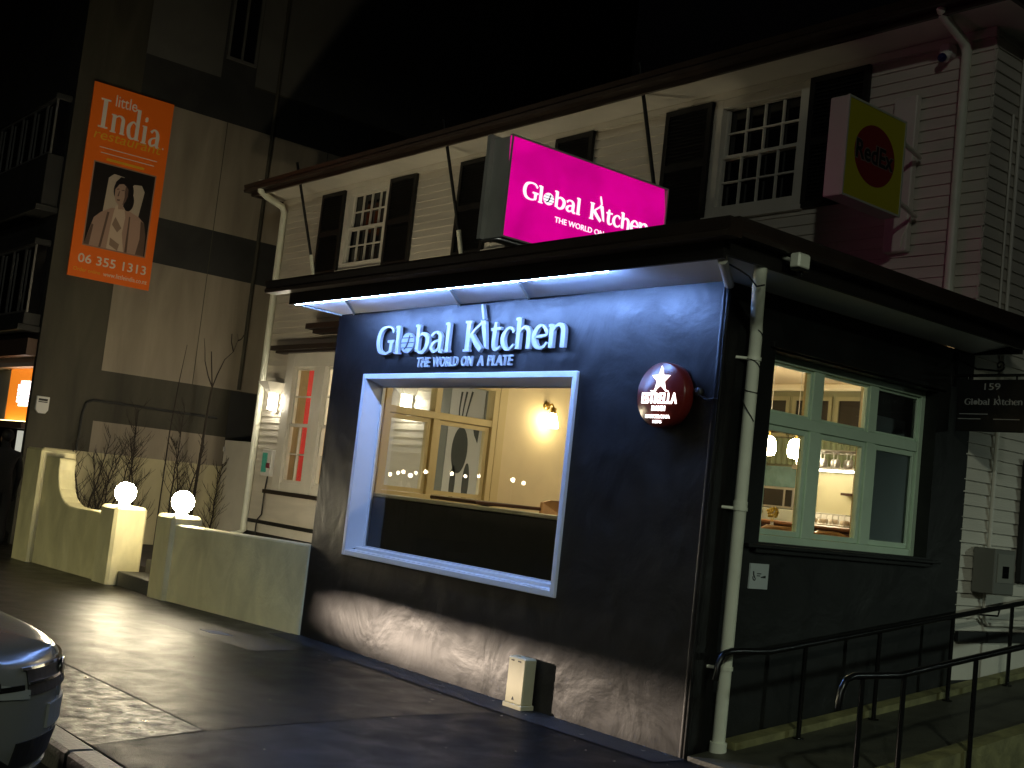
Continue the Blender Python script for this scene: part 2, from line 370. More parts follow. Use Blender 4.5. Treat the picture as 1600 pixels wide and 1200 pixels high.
struct(MB().box(-60, 60, -3.54, 30, -.13, -.012).build('footpath_base', M['rubber']))
struct(sheet(MB(), [(-60, -4.42), (-60, 0), (-60, 5), (-1.52, 5), (-1.55, -1.16), (-1.53, -1.36), (-1.34, -2.765)], 0).build('footpath', asph))
struct(sheet(MB(), [(-5.95, -1.22), (-4.15, -1.0), (-4.25, -.42), (-5.9, -.66)], .004).build('footpath_patch', mat('dark_asphalt_patch', (.009, .009, .009), .55, bump=.6, bscale=90, vary=.5, vscale=5, bdist=.008)))
struct(sheet(MB(), [(-5.2, -.30), (-1.6, -.34), (.02, -.30), (.02, .05), (-5.2, .05)], .0045).build('footpath_edge', mat('dark_asphalt_edge', (.010, .010, .009), .6, bump=.7, bscale=70, vary=.5, vscale=6, bdist=.01)))  # darker, rougher strip along the foot of the wall
struct(sheet(MB(), [(-60, -5.2), (-60, -4.435), (-1.355, -2.785), (-1.12, -3.545), (-2, -3.575)], -.001).build('footpath_strip', asph3))
struct(sheet(MB(), [(-1.105, -3.545), (-1.325, -2.77), (-1.515, -1.36), (-1.535, -1.16), (-1.505, 5), (60, 5), (60, -3.545)], -.0005).build('footpath_corner', asph2))
kb = MB()
x = -40.
while x < 40:
    kb.box(x, x + .995, -3.72, -3.55, -.2, .002, .02); x += 1.
struct(kb.build('kerb', M['concrete']))
gd = MB().box(-13.99, -5.1, .45, 3.15, -.1, .12); struct(gd.build('garden_bed', M['soil']))
# ramp beside the side wall, rising away from the street
RZ = lambda y: .03 + .116 * max(0, y)
rp = MB()
for k in range(12):
    y0, y1 = k * .75, (k + 1) * .75
    V = [(.03, y0, RZ(y0)), (1.03, y0, RZ(y0)), (1.03, y1, RZ(y1)), (.03, y1, RZ(y1))]; rp.add(V, [(0, 1, 2, 3)])
rp.add([(.03, 0, -.02), (1.03, 0, -.02), (1.03, 0, .03), (.03, 0, .03)], [(0, 1, 2, 3)])
struct(rp.build('ramp', mat('ramp_concrete', (.06, .06, .045), .55, bump=.5, bscale=60, vary=.35, vscale=4, bdist=.01)))
rk = MB()
rk.prism([(0.1, -.05), (9, -.05), (9, RZ(9) + .075), (.1, RZ(.1) + .06)], FN_SIDE(1.03), 0, .14)
struct(rk.build('ramp_kerb', M['moss']))
rk = MB(); rk.prism([(0.35, -.03), (9, -.03), (9, RZ(9) + .05), (.35, RZ(.35) + .05)], FN_SIDE(.012), 0, .12)
struct(rk.build('ramp_edge_strip', M['moss']))

# ================================================================ RESTAURANT ANNEX
ax = thing('restaurant_annex', 'dark plastered restaurant front on the corner, blue-lit soffit above two big lit windows', 'building', (-2.5, 1.6, 0))
FY = FN_FRONT(0.); SX = FN_SIDE(0.)
def wobble(o, amp, sc):          # hand-trowelled unevenness of the plaster
    tx = bpy.data.textures.new('trowel', 'CLOUDS'); tx.noise_scale = sc
    md = o.modifiers.new('uneven', 'DISPLACE'); md.texture = tx; md.strength = amp; md.mid_level = .5; md.texture_coords = 'GLOBAL'
w = MB(); wall_grid(w, FY, -5.09, 0., -.05, 3.21, [(-4.43, -1.44, .885, 2.59)], 0., -.16)
fw = w.build('front_wall', M['plaster'], ax)
w = MB(); wall_grid(w, SX, .16, 3.2, -.05, 3.21, [(.565, 2.69, 1.465, 2.82)], 0., -.255)
w.build('side_wall', M['plaster_side'], ax)
# rounded hand-made arris at the street corner
w = MB(); w.tube([(-.03, .03, -.05), (-.03, .03, 3.205)], .036, 12); w.build('corner_bead', M['plaster'], ax)
w = MB(); wall_grid(w, SX, .16, 3.19, -.05, 3.21, [(.60, 2.02, 1.47, 2.75)], -4.97, -5.09); w.build('left_wall', M['plaster'], ax)
# interior linings and room (the room runs on into the house behind)
w = MB(); wall_grid(w, SX, .17, 6.3, .76, 3.4, [(.60, 2.02, 1.47, 2.75)], -4.955, -4.966); w.build('left_lining', M['warmwall'], ax)
w = MB(); wall_grid(w, SX, .17, 3.18, .76, 3.4, [(.60, 2.68, 1.465, 2.82)], -.257, -.268); w.build('right_lining', M['warmwall'], ax)
w = MB(); wall_grid(w, FY, -4.95, -.18, .76, 3.4, [(-4.43, -1.44, .885, 2.59)], -.165, -.172); w.build('front_lining', M['warmwall'], ax)
w = MB().box(-4.97, -.16, .17, 6.3, .70, .76); w.build('interior_floor', M['floorint'], ax)
w = MB().box(-4.97, -.16, .17, 6.3, 3.40, 3.44); w.build('interior_ceiling', M['ceiling'], ax)
w = MB().box(-4.95, -.2, 6.24, 6.3, .76, 3.40); w.build('back_wall', M['oliveint'], ax)
w = MB().box(-4.95, -.2, 6.14, 6.238, 3.31, 3.398, .02); w.build('cornice_moulding', mat('pale_cornice', (.75, .68, .50), .5), ax)
w = MB().box(-.20, -.16, 3.2, 6.3, .76, 3.40); w.build('back_side_wall', M['oliveint'], ax)
# canopy: soffit, fascia, gutter, roof
w = MB()
w.add([(-5.06, .005, 3.212), (-.0, .005, 3.212), (.42, -.57, 3.245), (-5.06, -.57, 3.235)], [(0, 1, 2, 3)])
w.add([(.0, .005, 3.212), (.42, -.57, 3.245), (.42, 3.17, 3.285), (.0, 3.17, 3.215)], [(0, 1, 2, 3)])
w.build('soffit', M['soffit'], ax)
w = MB()
for xa, xb in ((-4.82, -4.12), (-3.07, -2.50), (-2.12, -1.62)):
    w.tube([(xa, .0, 3.206), (xb, -.56, 3.228)], .011, 6)
w.tube([(-5.055, 0, 3.206), (-5.05, -.56, 3.228)], .012, 6)
w.build('soffit_battens', M['trim'], ax)
w = MB().tube([(-.02, .03, 3.19), (.37, -.50, 3.222)], .035, 10); w.build('corner_batten', M['trim'], ax)
w = MB()
w.box(-5.06, .46, -.60, -.57, 3.205, 3.44); w.box(.42, .45, -.57, 3.17, 3.235, 3.47); w.box(-5.06, -5.03, -.57, 3.19, 3.22, 3.44); w.box(.0, .42, 3.17, 3.2, 3.205, 3.47)
w.build('fascia', M['fascia'], ax)
def gutter_prof(w0): return [(0, 0), (w0, 0), (w0 + .012, .03), (w0 - .006, .05), (w0 + .006, .10), (w0 + .012, .115), (0, .115)]
w = MB(); w.prism(gutter_prof(.115), lambda a, b, d: (d, -.602 - a, 3.315 + b), -5.36, .60)
w.prism(gutter_prof(.10), lambda a, b, d: (.452 + a, d, 3.345 + b), -.60, 3.2)
w.build('gutter', M['gutter'], ax)
w = MB(); w.add([(-5.3, -.58, 3.445), (.47, -.58, 3.445), (.47, 3.17, 3.50), (-5.3, 3.17, 3.62)], [(0, 1, 2, 3)]); w.box(-5.06, .44, -.56, 3.15, 3.40, 3.442); w.build('canopy_roof', M['roof'], ax)
w = MB().box(-5.0, -.62, -.563, -.548, 3.2065, 3.222); w.build('led_strip', M['led'], ax)
# front window: pale sloping reveals, stepped sill, glass
fwn = MB(); ring(fwn, FY, -4.47, -1.41, .865, 2.60, .05, -.005, .028); fr = fwn.build('front_window_frame', M['winframe'], ax, bevel=.006)
w = MB()
O = (-4.42, -1.46, .912, 2.555); I = (-4.39, -1.49, .965, 2.50); yo, yi = .0, .17
for a, b in (((0, 2), (0, 3)), ((0, 3), (1, 3)), ((1, 3), (1, 2))):
    w.quad((O[a[0]], yo, O[a[1]]), (O[b[0]], yo, O[b[1]]), (I[b[0]], yi, I[b[1]]), (I[a[0]], yi, I[a[1]]))
w.build('reveal', M['winframe'], fr)
w = MB(); w.box(-4.42, -1.46, .0, .09, .90, .925, .006); w.box(-4.41, -1.47, .08, .19, .90, .955, .006); w.build('sill', M['winframe'], fr)
w = MB(); ring(w, FN_FRONT(.17), -4.40, -1.48, .945, 2.515, .022, -.02, .012); w.build('bead', M['winframe'], fr)
w = MB(); w.quad((-4.385, .172, .96), (-1.495, .172, .96), (-1.495, .172, 2.50), (-4.385, .172, 2.50)); w.build('front_window_glass', M['glass'], ax)
# side window: three lights over three, green painted joinery, dark sill
sw = MB(); ring(sw, SX, .645, 2.69, 1.462, 2.822, .055, -.186, -.115)
fbox(sw, SX, .70, 2.635, 2.315, 2.40, -.186, -.121); fbox(sw, SX, 1.20, 1.325, 1.517, 2.315, -.186, -.118); fbox(sw, SX, 1.93, 2.04, 1.517, 2.315, -.186, -.118)
fbox(sw, SX, 1.20, 1.325, 2.40, 2.767, -.186, -.124); fbox(sw, SX, 1.93, 2.04, 2.40, 2.767, -.186, -.124)
sf = sw.build('side_window_frame', M['green'], ax, bevel=.005)
w = MB()
for a, b in ((.70, 1.198), (1.327, 1.928), (2.042, 2.635)):
    ring(w, SX, a, b, 1.519, 2.313, .042, -.18, -.135); ring(w, SX, a, b, 2.402, 2.765, .02, -.18, -.14)
w.build('sash', M['green'], sf, bevel=.004)
w = MB()
for a, b in ((.74, 1.16), (1.365, 1.89), (2.08, 2.60)): w.quad((-.155, a, 1.55), (-.155, b, 1.55), (-.155, b, 2.28), (-.155, a, 2.28))
for a, b in ((.72, 1.18), (1.345, 1.91), (2.06, 2.62)): w.quad((-.157, a, 2.415), (-.157, b, 2.415), (-.157, b, 2.75), (-.157, a, 2.75))
w.build('side_window_glass', M['glass'], ax)
w = MB(); fbox(w, SX, 1.195, 1.33, 1.47, 2.815, -.212, -.186); fbox(w, SX, 1.925, 2.045, 1.47, 2.815, -.212, -.186); ring(w, SX, .60, 2.68, 1.47, 2.815, .03, -.212, -.187)
w.build('interior_window_lining', M['sashyellow'], sf)
w = MB(); fbox(w, SX, 2.046, 2.63, 1.50, 2.29, -.184, -.166); fbox(w, SX, 2.046, 2.50, 2.41, 2.55, -.184, -.166); w.build('blanking_board', M['greyboard'], sf)
w = MB(); fbox(w, SX, 2.046, 2.65, 1.49, 2.79, -.30, -.188); w.build('blanking_box', M['black'], sf)
w = MB(); fbox(w, SX, .39, 2.82, 1.425, 1.452, -.0, .06); fbox(w, SX, .5, 2.7, 1.39, 1.425, 0., .035); w.build('side_sill', M['plaster_side'], ax, bevel=.006)
w = MB(); fbox(w, SX, .5, 2.76, 2.835, 2.875, 0, .035); w.build('head_drip', M['plaster_side'], ax, bevel=.006)
# window in the left wall, seen through the front glass
lw = MB(); ring(lw, SX, .57, 2.05, 1.44, 2.78, .07, -5.06, -4.93); fbox(lw, SX, .64, 1.98, 2.31, 2.385, -5.05, -4.94); fbox(lw, SX, 1.20, 1.275, 1.51, 2.31, -5.05, -4.937); fbox(lw, SX, 1.20, 1.275, 2.385, 2.71, -5.05, -4.937)
fbox(lw, SX, .5, 2.15, 1.39, 1.44, -4.965, -4.86); fbox(lw, SX, 2.05, 2.16, 1.44, 3.38, -4.95, -4.925)
lf = lw.build('left_window_frame', M['sashyellow'], ax, bevel=.005)
w = MB()
for a, b, c, d in ((.645, 1.195, 1.515, 2.305), (1.28, 1.975, 1.515, 2.305)): ring(w, SX, a, b, c, d, .045, -5.03, -4.975)
w.build('sash', M['sashyellow'], lf)
w = MB()
for a, b, c, d in ((.69, 1.15, 1.56, 2.26), (1.325, 1.93, 1.56, 2.26), (.645, 1.195, 2.39, 2.71), (1.28, 1.975, 2.39, 2.71)): w.quad((-5.0, a, c), (-5.0, b, c), (-5.0, b, d), (-5.0, a, d))
w.build('left_window_glass', M['glass'], ax)
# downpipe at the corner
w = MB(); px, py = .075, .245
w.tube([(.40, -.16, 3.37), (.40, -.16, 3.24), (.385, -.145, 3.19), (.12, .18, 2.98), (.085, .225, 2.94), (px, py, 2.88), (px, py, .02)], .044, 14)
w.tube([(px, py, .12), (px, py, .01)], .058, 14); w.tube([(px, py, 1.73), (px, py, 1.67)], .049, 14); w.tube([(.40, -.16, 3.39), (.40, -.16, 3.31)], .05, 14)
dp = w.build('downpipe', M['pipe'], ax)
w = MB()
for z in (2.72, 1.69, .62): w.tube([(px, py, z), (px, py, z - .025)], .052, 14); w.tube([(px, py, z - .012), (-.005, py - .1, z - .012)], .012, 6)
w.build('pipe_clip', M['pipe'], dp)
w = MB(); pts = []
for k in range(90):
    t = k / 89; z = 2.93 - .62 * t; a = 9 + 22 * t + .9 * math.sin(9 * t); pts.append((px + .049 * math.cos(a), py + .049 * math.sin(a), z + .035 * math.sin(17 * t)))
w.tube(pts, .004, 5); w.tube([(.33, -.40, 3.22), (.37, -.33, 3.19), (.40, -.27, 3.16), (.43, -.22, 3.1), (.41, -.12, 3.13)], .006, 5)
w.build('cable', M['rubber'], dp)

# ---------------------------------------------------------------- wall signs
ws = thing('wall_sign', 'raised pale letters naming the restaurant on the blue-lit wall above the front window', 'sign', (-3, -.03, 2.8))
a, b, c = MB(), MB(), MB()
logo_strokes(a, FY, -4.36, 2.785, 2.73, .012, .042, b, c)
a.build('name_lettering', M['lettering'], ws, fix=False); b.build('globe_disc', M['discgrey'], ws); c.build('globe_lines', M['black'], ws)
for wd, u0, u1 in (('THE', -3.59, -3.39), ('WORLD', -3.34, -2.97), ('ON', -2.92, -2.76), ('A', -2.69, -2.61), ('PLATE', -2.55, -2.22)):
    w = MB(); text(w, wd, FY, u0, 2.655, u1 - u0, .088, .010, .028, shear=.08, bold=.01); w.build('tagline_word', M['lettering'], ws)
es = thing('round_beer_sign', 'round dark red illuminated beer sign with a white star on the dark wall', 'sign', (-.44, 0, 2.41))
w = MB(); w.lathe([(0, 0), (.225, 0), (.232, .01), (.232, .085), (.222, .10), (.0, .10)], (-.44, -.005, 2.41), 48, (0, -1, 0)); w.build('sign_box', mat('dark_red_gloss', (.16, .016, .012), .28), es)
w = MB(); star = []
for k in range(10):
    q = math.pi / 2 + k * math.pi / 5; rr = .088 if k % 2 == 0 else .036; star.append((-.44 + rr * math.cos(q), 2.515 + rr * math.sin(q) * 1.1))
w.prism(star, FY, .104, .112); w.ribbon([(-.53, 2.437, .004), (-.50, 2.432, .012), (-.48, 2.445, .006)], FY, .104, .112); w.ribbon([(-.385, 2.437, .012), (-.36, 2.432, .004)], FY, .104, .112)
text(w, 'ESTRELLA', FY, -.44, 2.345, .335, .078, .104, .112, center=True, bold=.02); text(w, 'DAMM', FY, -.44, 2.295, .125, .036, .104, .112, center=True, bold=.012)
text(w, 'BARCELONA', FY, -.44, 2.243, .23, .024, .104, .112, center=True); text(w, '1876', FY, -.44, 2.208, .08, .02, .104, .112, center=True)
w.build('lit_lettering', emis('white_lit_letters', (1, .97, .95), 3.2), es)
w = MB(); w.lathe([(0, 0), (.032, 0), (.032, .03), (0, .03)], (-.16, -.005, 2.44), 16, (0, -1, 0)); w.tube([(-.15, -.03, 2.42), (-.08, -.02, 2.39), (-.02, -.012, 2.40)], .006, 6); w.build('junction_box', M['darkint'], es)
# pink illuminated box on the canopy roof
ps = thing('pink_lightbox_sign', 'bright pink illuminated box sign standing on the canopy roof', 'sign', (-1.9, .2, 3.45))
PK = lambda a, b, d: (-1.80 + d, a, b)
w = MB(); w.prism([(-.58, 3.575), (1.14, 3.575), (1.14, 4.17), (1.11, 4.36), (-.62, 4.36)], PK, -.004, -.0); w.build('sign_face', mat('pink_acrylic', (.6, .0, .25), .4, emit=(.72, .0, .28), estr=.84, evary=.25, vscale=3.2), ps)
w = MB(); w.box(-2.02, -1.81, -.6, 1.15, 3.56, 4.365); ring(w, FN_SIDE(-1.8), -.61, 1.155, 3.56, 4.375, .014, -.02, .012); w.box(-2.07, -2.025, -.64, -.50, 3.56, 4.40)
w.build('sign_case', mat('weathered_sign_case', (.70, .70, .62), .5, vary=.12), ps)
w = MB(); w.box(-1.95, -1.84, -.45, -.38, 3.44, 3.558); w.box(-1.95, -1.84, .9, .97, 3.44, 3.558); w.tube([(-2.03, -.60, 3.55), (-1.84, -.60, 3.55), (-1.78, .4, 3.53)], .018, 6); w.build('sign_feet', M['steel'], ps)
a = MB(); b = MB(); logo_strokes(a, PK, -.487, 3.912, 1.41, .001, .005, None, b); b.build('globe_lines', mat('violet_ink', (.12, .04, .22), .4), ps) 
text(a, 'THE WORLD ON A PLATE', PK, -.09, 3.795, .83, .045, .001, .004, bold=.006)
a.build('lit_lettering', emis('white_lit_sign_letters', (1, .96, 1), 1.15), ps, fix=False)
# yellow and red projecting box sign on the house wall
rs = thing('yellow_box_sign', 'unlit yellow box sign with a dark red disc projecting from the white house wall', 'sign', (-.4, 2.6, 4.7))
RX = lambda a, b, d: (-.40 + d, a, b)
w = MB(); w.box(-.585, -.41, 1.70, 2.53, 4.29, 5.125, .008); ring(w, FN_SIDE(-.41), 1.70, 2.53, 4.29, 5.125, .018, -.004, .014); w.build('sign_case', mat('pale_sign_case', (.52, .54, .44), .5), rs)
w = MB(); w.prism([(1.715, 4.305), (2.515, 4.305), (2.515, 5.11), (1.715, 5.11)], RX, -.009, -.002); w.build('sign_face', mat('yellow_acrylic', (.55, .50, .02), .35), rs)
w = MB(); w.prism([(2.11 + .285 * math.cos(q), 4.71 + .255 * math.sin(q)) for q in (2 * math.pi * i / 40 for i in range(40))], RX, -.0015, .001); w.build('red_disc', mat('dark_red_acrylic', (.24, .02, .018), .35), rs)
w = MB(); text(w, 'RedEx', RX, 1.837, 4.632, .546, .176, .0011, .0016, bold=.05); w.build('letter_outline', mat('grey_outline', (.22, .20, .17), .5), rs)
w = MB(); text(w, 'RedEx', RX, 1.845, 4.64, .53, .16, .0018, .003, bold=.02); w.build('sign_lettering', M['black'], rs)
w = MB(); w.tube([(-.46, 2.53, 4.98), (-.62, 3.1, 5.0)], .022, 8); w.tube([(-.46, 2.53, 4.46), (-.62, 3.1, 4.46)], .022, 8); w.tube([(-.66, 3.09, 4.46), (-.68, 3.08, 4.36), (-.72, 3.08, 4.28), (-.74, 3.08, 4.18)], .008, 6); w.build('sign_arm', M['pipe'], rs)
w = MB().box(-.93, -.69, 3.09, 3.17, 4.15, 5.6, .01); w.build('backing_board', M['trim'], rs)
# hanging black board with the street number
hs = thing('hanging_sign', 'black hanging board with the street number on a scrolled iron bracket', 'sign', (.3, 2.9, 3))
HB = FN_FRONT(2.885)
w = MB(); w.box(.05, .64, 2.885, 2.9, 2.525, 2.95, .004); w.build('sign_board', mat('black_sign_board', (.006, .006, .007), .4), hs)
w = MB(); w.tube([(.0, 2.893, 2.985), (.72, 2.893, 2.985)], .013, 8); w.tube([(.0, 2.893, 3.14), (.2, 2.893, 3.04), (.40, 2.893, 3.02)], .009, 6)
sc = [(.40 + .045 * (1 - k / 22) * math.sin(k * .42), 2.893, 3.065 - .045 * (1 - k / 22) * math.cos(k * .42)) for k in range(20)]; w.tube(sc, .008, 6)
for xx in (.13, .55): w.tube([(xx, 2.893, 2.985), (xx, 2.893, 2.95)], .008, 6)
w.box(-.0, .015, 2.87, 2.92, 2.90, 3.18); w.build('iron_bracket', M['blackgloss'], hs)
w = MB(); text(w, '159', HB, .285, 2.865, .135, .055, .001, .003); logo_strokes(w, HB, .105, 2.745, .50, .001, .003, None, None)
for z, x0, x1 in ((2.665, .08, .33), (2.625, .07, .27), (2.625, .38, .60)): fbox(w, HB, x0, x1, z, z + .006, .001, .002)
w.build('sign_lettering', mat('dull_grey_letters', (.35, .35, .35), .5), hs, fix=False)

# ================================================================ WEATHERBOARD HOUSE
HY = 3.2; HF = FN_FRONT(HY); HS = FN_SIDE(-.024)
hz = thing('weatherboard_house', 'two-storey white weatherboard house with black shutters behind the dark restaurant front', 'house', (-6, 6.5, 0))
UW = [-10.72, -7.03, -3.20]; UWW = 1.24
holes = [(u, u + UWW, 4.74, 6.05) for u in UW] + [(-11.95, -9.9, 1.22, 3.5), (-5.09, .0, 0., 3.44)]
w = MB(); boards(w, HF, -12.75, -.0, .76, 6.08, holes); w.build('front_weatherboards', M['board'], hz, fix=False)
w = MB(); boards(w, HS, 3.2 - .024, 11, .89, 6.08, [(4.95, 6.3, 1.3, 2.6)]); w.build('side_weatherboards', M['board'], hz, fix=False)
w = MB(); wall_grid(w, HF, -12.75, -.03, .0, 6.12, [(u + .05, u + UWW - .05, 4.8, 6.0) for u in UW] + [(-11.8, -10.0, 1.27, 3.4), (-4.96, -.17, .7, 3.41)], -.001, -.03)
w.box(-.06, -.0245, 3.24, 11, 0, 6.12); w.box(-12.75, -12.7, 3.24, 11, 0, 6.12); w.build('wall_sheathing', M['trim'], hz)
w = MB(); boards(w, lambda a, b, d: (-12.75 - d, a, b), 3.2 - .02, 11, .76, 6.08); w.build('left_weatherboards', M['board'], hz, fix=False)
for q in ((HF, -12.76, -5.1, .70, .76, 0, .05), (HF, -12.76, -5.1, .36, .56, 0, .035), (FN_SIDE(0), 3.21, 11, .80, .885, 0, .03), (FN_SIDE(0), 3.21, 11, 0, .48, -.03, -.01)): fbox(MB_ := MB(), *q); MB_.build('base_band', M['black'], hz)
for q in ((HF, -12.75, -5.1, .56, .70, 0, .02), (FN_SIDE(0), 3.21, 11, .48, .80, -.03, -.005)): fbox(MB_ := MB(), *q); MB_.build('base_board', M['trim'], hz)
w = MB(); w.add([(-12.85, 2.66, 6.10), (.38, 2.66, 6.10), (.38, 11, 6.10), (-12.85, 11, 6.10)], [(0, 1, 2, 3)]); w.box(-12.75, .0, 3.15, 3.19, 6.02, 6.095); w.build('eave_soffit', M['trim'], hz)
w = MB(); w.box(-12.9, .42, 2.62, 2.66, 6.06, 6.24); w.box(.38, .42, 2.66, 11, 6.06, 6.24); w.box(-12.9, -12.86, 2.66, 11, 6.06, 6.24)
w.prism([(0, 0), (.11, 0), (.125, .04), (.11, .06), (.125, .12), (0, .12)], lambda a, b, d: (d, 2.618 - a, 6.11 + b), -12.95, .55)
w.prism([(0, 0), (.11, 0), (.125, .04), (.11, .06), (.125, .12), (0, .12)], lambda a, b, d: (.422 + a, d, 6.11 + b), 2.5, 11); w.build('eave_gutter', M['gutter'], hz)
w = MB(); w.add([(-12.9, 2.6, 6.24), (.45, 2.6, 6.24), (-3.2, 6.8, 8.3), (-12.9, 6.8, 8.3), (.45, 11, 6.24), (-12.9, 11, 6.24)], [(0, 1, 2, 3), (1, 4, 2), (2, 4, 5, 3), (0, 3, 5)]); w.build('house_roof', M['roof'], hz)
def rainpipe(pts, r, name='rain_pipe'):
    w = MB(); w.tube(pts, r, 10)
    return w.build(name, M['pipe'] if name != 'conduit' else M['trim'], hz)
rainpipe([(-.20, 2.56, 6.36), (-.20, 2.56, 6.16), (-.22, 2.66, 6.08), (-.25, 3.06, 5.98), (-.25, 3.12, 5.90), (-.25, 3.12, 3.55)], .045)
rainpipe([(-12.45, 2.56, 6.26), (-12.45, 2.56, 6.08), (-12.50, 2.70, 6.03), (-12.60, 3.06, 5.95), (-12.62, 3.12, 5.86), (-12.62, 3.12, .55), (-12.66, 3.02, .47), (-12.70, 2.95, .46)], .055)
rainpipe([(.02, 3.62, 6.1), (.02, 3.62, 1.6)], .018, 'conduit'); rainpipe([(.02, 3.50, 5.4), (.02, 3.50, 3.6)], .012, 'conduit')
rainpipe([(.03, 3.58, 1.22), (.03, 3.60, 1.0), (.03, 3.66, .95), (.03, 4.3, .95)], .015, 'conduit')
def sash_window(u, v0, v1, wd, fn, cols, rows, par, casing=.11):
    w = MB(); ring(w, fn, u, u + wd, v0, v1, casing, -.05, .03); fbox(w, fn, u - .03, u + wd + .03, v0 - .05, v0, -.02, .07)
    fr = w.build('window', M['trim'], par, bevel=.004)
    a, b, c, e = u + casing, u + wd - casing, v0 + casing * .8, v1 - casing * .8; mid = (c + e) / 2
    w = MB(); ring(w, fn, a, b, c, mid + .02, .035, -.05, -.01); ring(w, fn, a, b, mid - .02, e, .035, -.08, -.045)
    for (l, h, d) in ((c + .03, mid - .015, -.014), (mid + .015, e - .03, -.05)):
        for k in range(1, cols): x = a + .035 + (b - a - .07) * k / cols; fbox(w, fn, x - .009, x + .009, l, h, d - .03, d)
        for k in range(1, rows): z = l + (h - l) * k / rows; fbox(w, fn, a + .03, b - .03, z - .009, z + .009, d - .03, d - .002)
    w.build('sash', M['trim'], fr)
    w = MB(); w.quad(fn(a, c, -.075), fn(b, c, -.075), fn(b, mid, -.075), fn(a, mid, -.075)); w.quad(fn(a, mid, -.09), fn(b, mid, -.09), fn(b, e, -.09), fn(a, e, -.09))
    w.build('pane', M['darkglass'], fr)
    return fr
def shutter(u, v0, v1, wd, fn, par):
    w = MB(); ring(w, fn, u, u + wd, v0, v1, .06, .02, .065); fbox(w, fn, u + .06, u + wd - .06, (v0 + v1) / 2 - .04, (v0 + v1) / 2 + .04, .02, .063)
    z = v0 + .07
    while z < v1 - .08:
        w.add([fn(u + .055, z, .06), fn(u + wd - .055, z, .06), fn(u + wd - .055, z + .045, .03), fn(u + .055, z + .045, .03)], [(0, 1, 2, 3)]); z += .04
    fbox(w, fn, u + .05, u + wd - .05, v0 + .05, v1 - .05, .02, .027)
    return w.build('shutter', M['black'], par)
for u in UW:
    sash_window(u, 4.74, 6.04, UWW, HF, 4, 2, hz)
    shutter(u - .70, 4.70, 6.02, .68, HF, hz); shutter(u + UWW + .02, 4.70, 6.02, .68, HF, hz)
sash_window(4.95, 1.30, 2.6, 1.3, FN_SIDE(0), 3, 2, hz); shutter(4.10, 1.33, 2.42, .80, FN_SIDE(.0), hz)
# ground-floor window, lit, red room behind
LW = FN_FRONT(3.12)
w = MB(); fbox(w, HF, -11.95, -9.3, .80, 1.20, 0, .075); w.build('window_apron', M['board'], hz)
CB = mat('dark_brown_cornice', (.018, .012, .010), .4)
w = MB(); fbox(w, HF, -11.99, -9.2, 1.20, 1.262, 0, .16); w.build('window_ledge', CB, hz)
w = MB(); fbox(w, HF, -12.14, -9.0, 3.46, 3.50, 0, .16); fbox(w, HF, -12.22, -9.0, 3.50, 3.575, 0, .22); w.build('cornice', CB, hz)
w = MB(); fbox(w, HF, -10.95, -9.0, 3.74, 3.80, 0, .20); fbox(w, HF, -11.05, -9.0, 3.80, 3.885, 0, .28); w.build('porch_hood', CB, hz)
w = MB(); fbox(w, HF, -11.86, -11.62, 1.262, 3.46, -.05, .08); fbox(w, HF, -11.62, -9.3, 3.24, 3.46, -.05, .078); fbox(w, HF, -10.95, -10.63, 1.262, 3.24, -.05, .085); fbox(w, HF, -9.62, -9.3, 1.262, 3.24, -.05, .08); fbox(w, HF, -11.62, -9.62, 1.262, 1.40, -.05, .07)
gw = w.build('window', M['trim'], hz, bevel=.006)
w = MB()
for a, b in ((-11.62, -10.95), (-10.63, -9.62)):
    ring(w, HF, a, b, 1.40, 2.34, .05, -.01, .04); ring(w, HF, a, b, 2.30, 3.24, .045, -.04, .01)
    for z in (1.86, 2.77): fbox(w, HF, a + .04, b - .04, z - .012, z + .012, -.03, .006)
    m = (a + b) / 2 - .02; fbox(w, HF, m - .012, m + .012, 1.44, 2.3, -.02, .02)
w.build('sash', M['trim'], gw)
w = MB()
for a, b in ((-11.6, -10.97), (-10.61, -9.64)): w.quad(HF(a, 1.42, -.015), HF(b, 1.42, -.015), HF(b, 3.22, -.015), HF(a, 3.22, -.015))
w.build('pane', M['glass'], gw)
w = MB(); w.box(-12.62, -12.56, 3.25, 5.0, .7, 3.42); w.build('red_interior_wall', M['red'], hz)
w = MB(); w.box(-12.56, -9.0, 5.0, 5.05, .7, 3.42); w.build('interior_partition', M['warmwall'], hz)
w = MB(); w.box(-12.56, -9.0, 3.25, 5.0, .66, .7); w.build('room_floor', M['floorint'], hz); w = MB(); w.box(-12.6, -9.0, 3.25, 5.0, 3.42, 3.45); w.build('room_ceiling', M['ceiling'], hz)
for x0, x1 in ((-12.40, -11.74), (-11.20, -10.97)):
    w = MB()
    for k in range(12): q = x0 + (x1 - x0) * k / 12; e = (x1 - x0) / 12; w.quad((q, 3.48 + .03 * (k % 2), .9), (q + e, 3.48 + .03 * ((k + 1) % 2), .9), (q + e, 3.48 + .03 * ((k + 1) % 2), 3.40), (q, 3.48 + .03 * (k % 2), 3.40))
    w.build('curtain', M['warmwall'], hz)
w = MB(); w.ball((-10.2, 4.2, 2.9), .10); w.build('ceiling_lamp', emis('lit_room_lamp', (1, .82, .55), 200), hz)
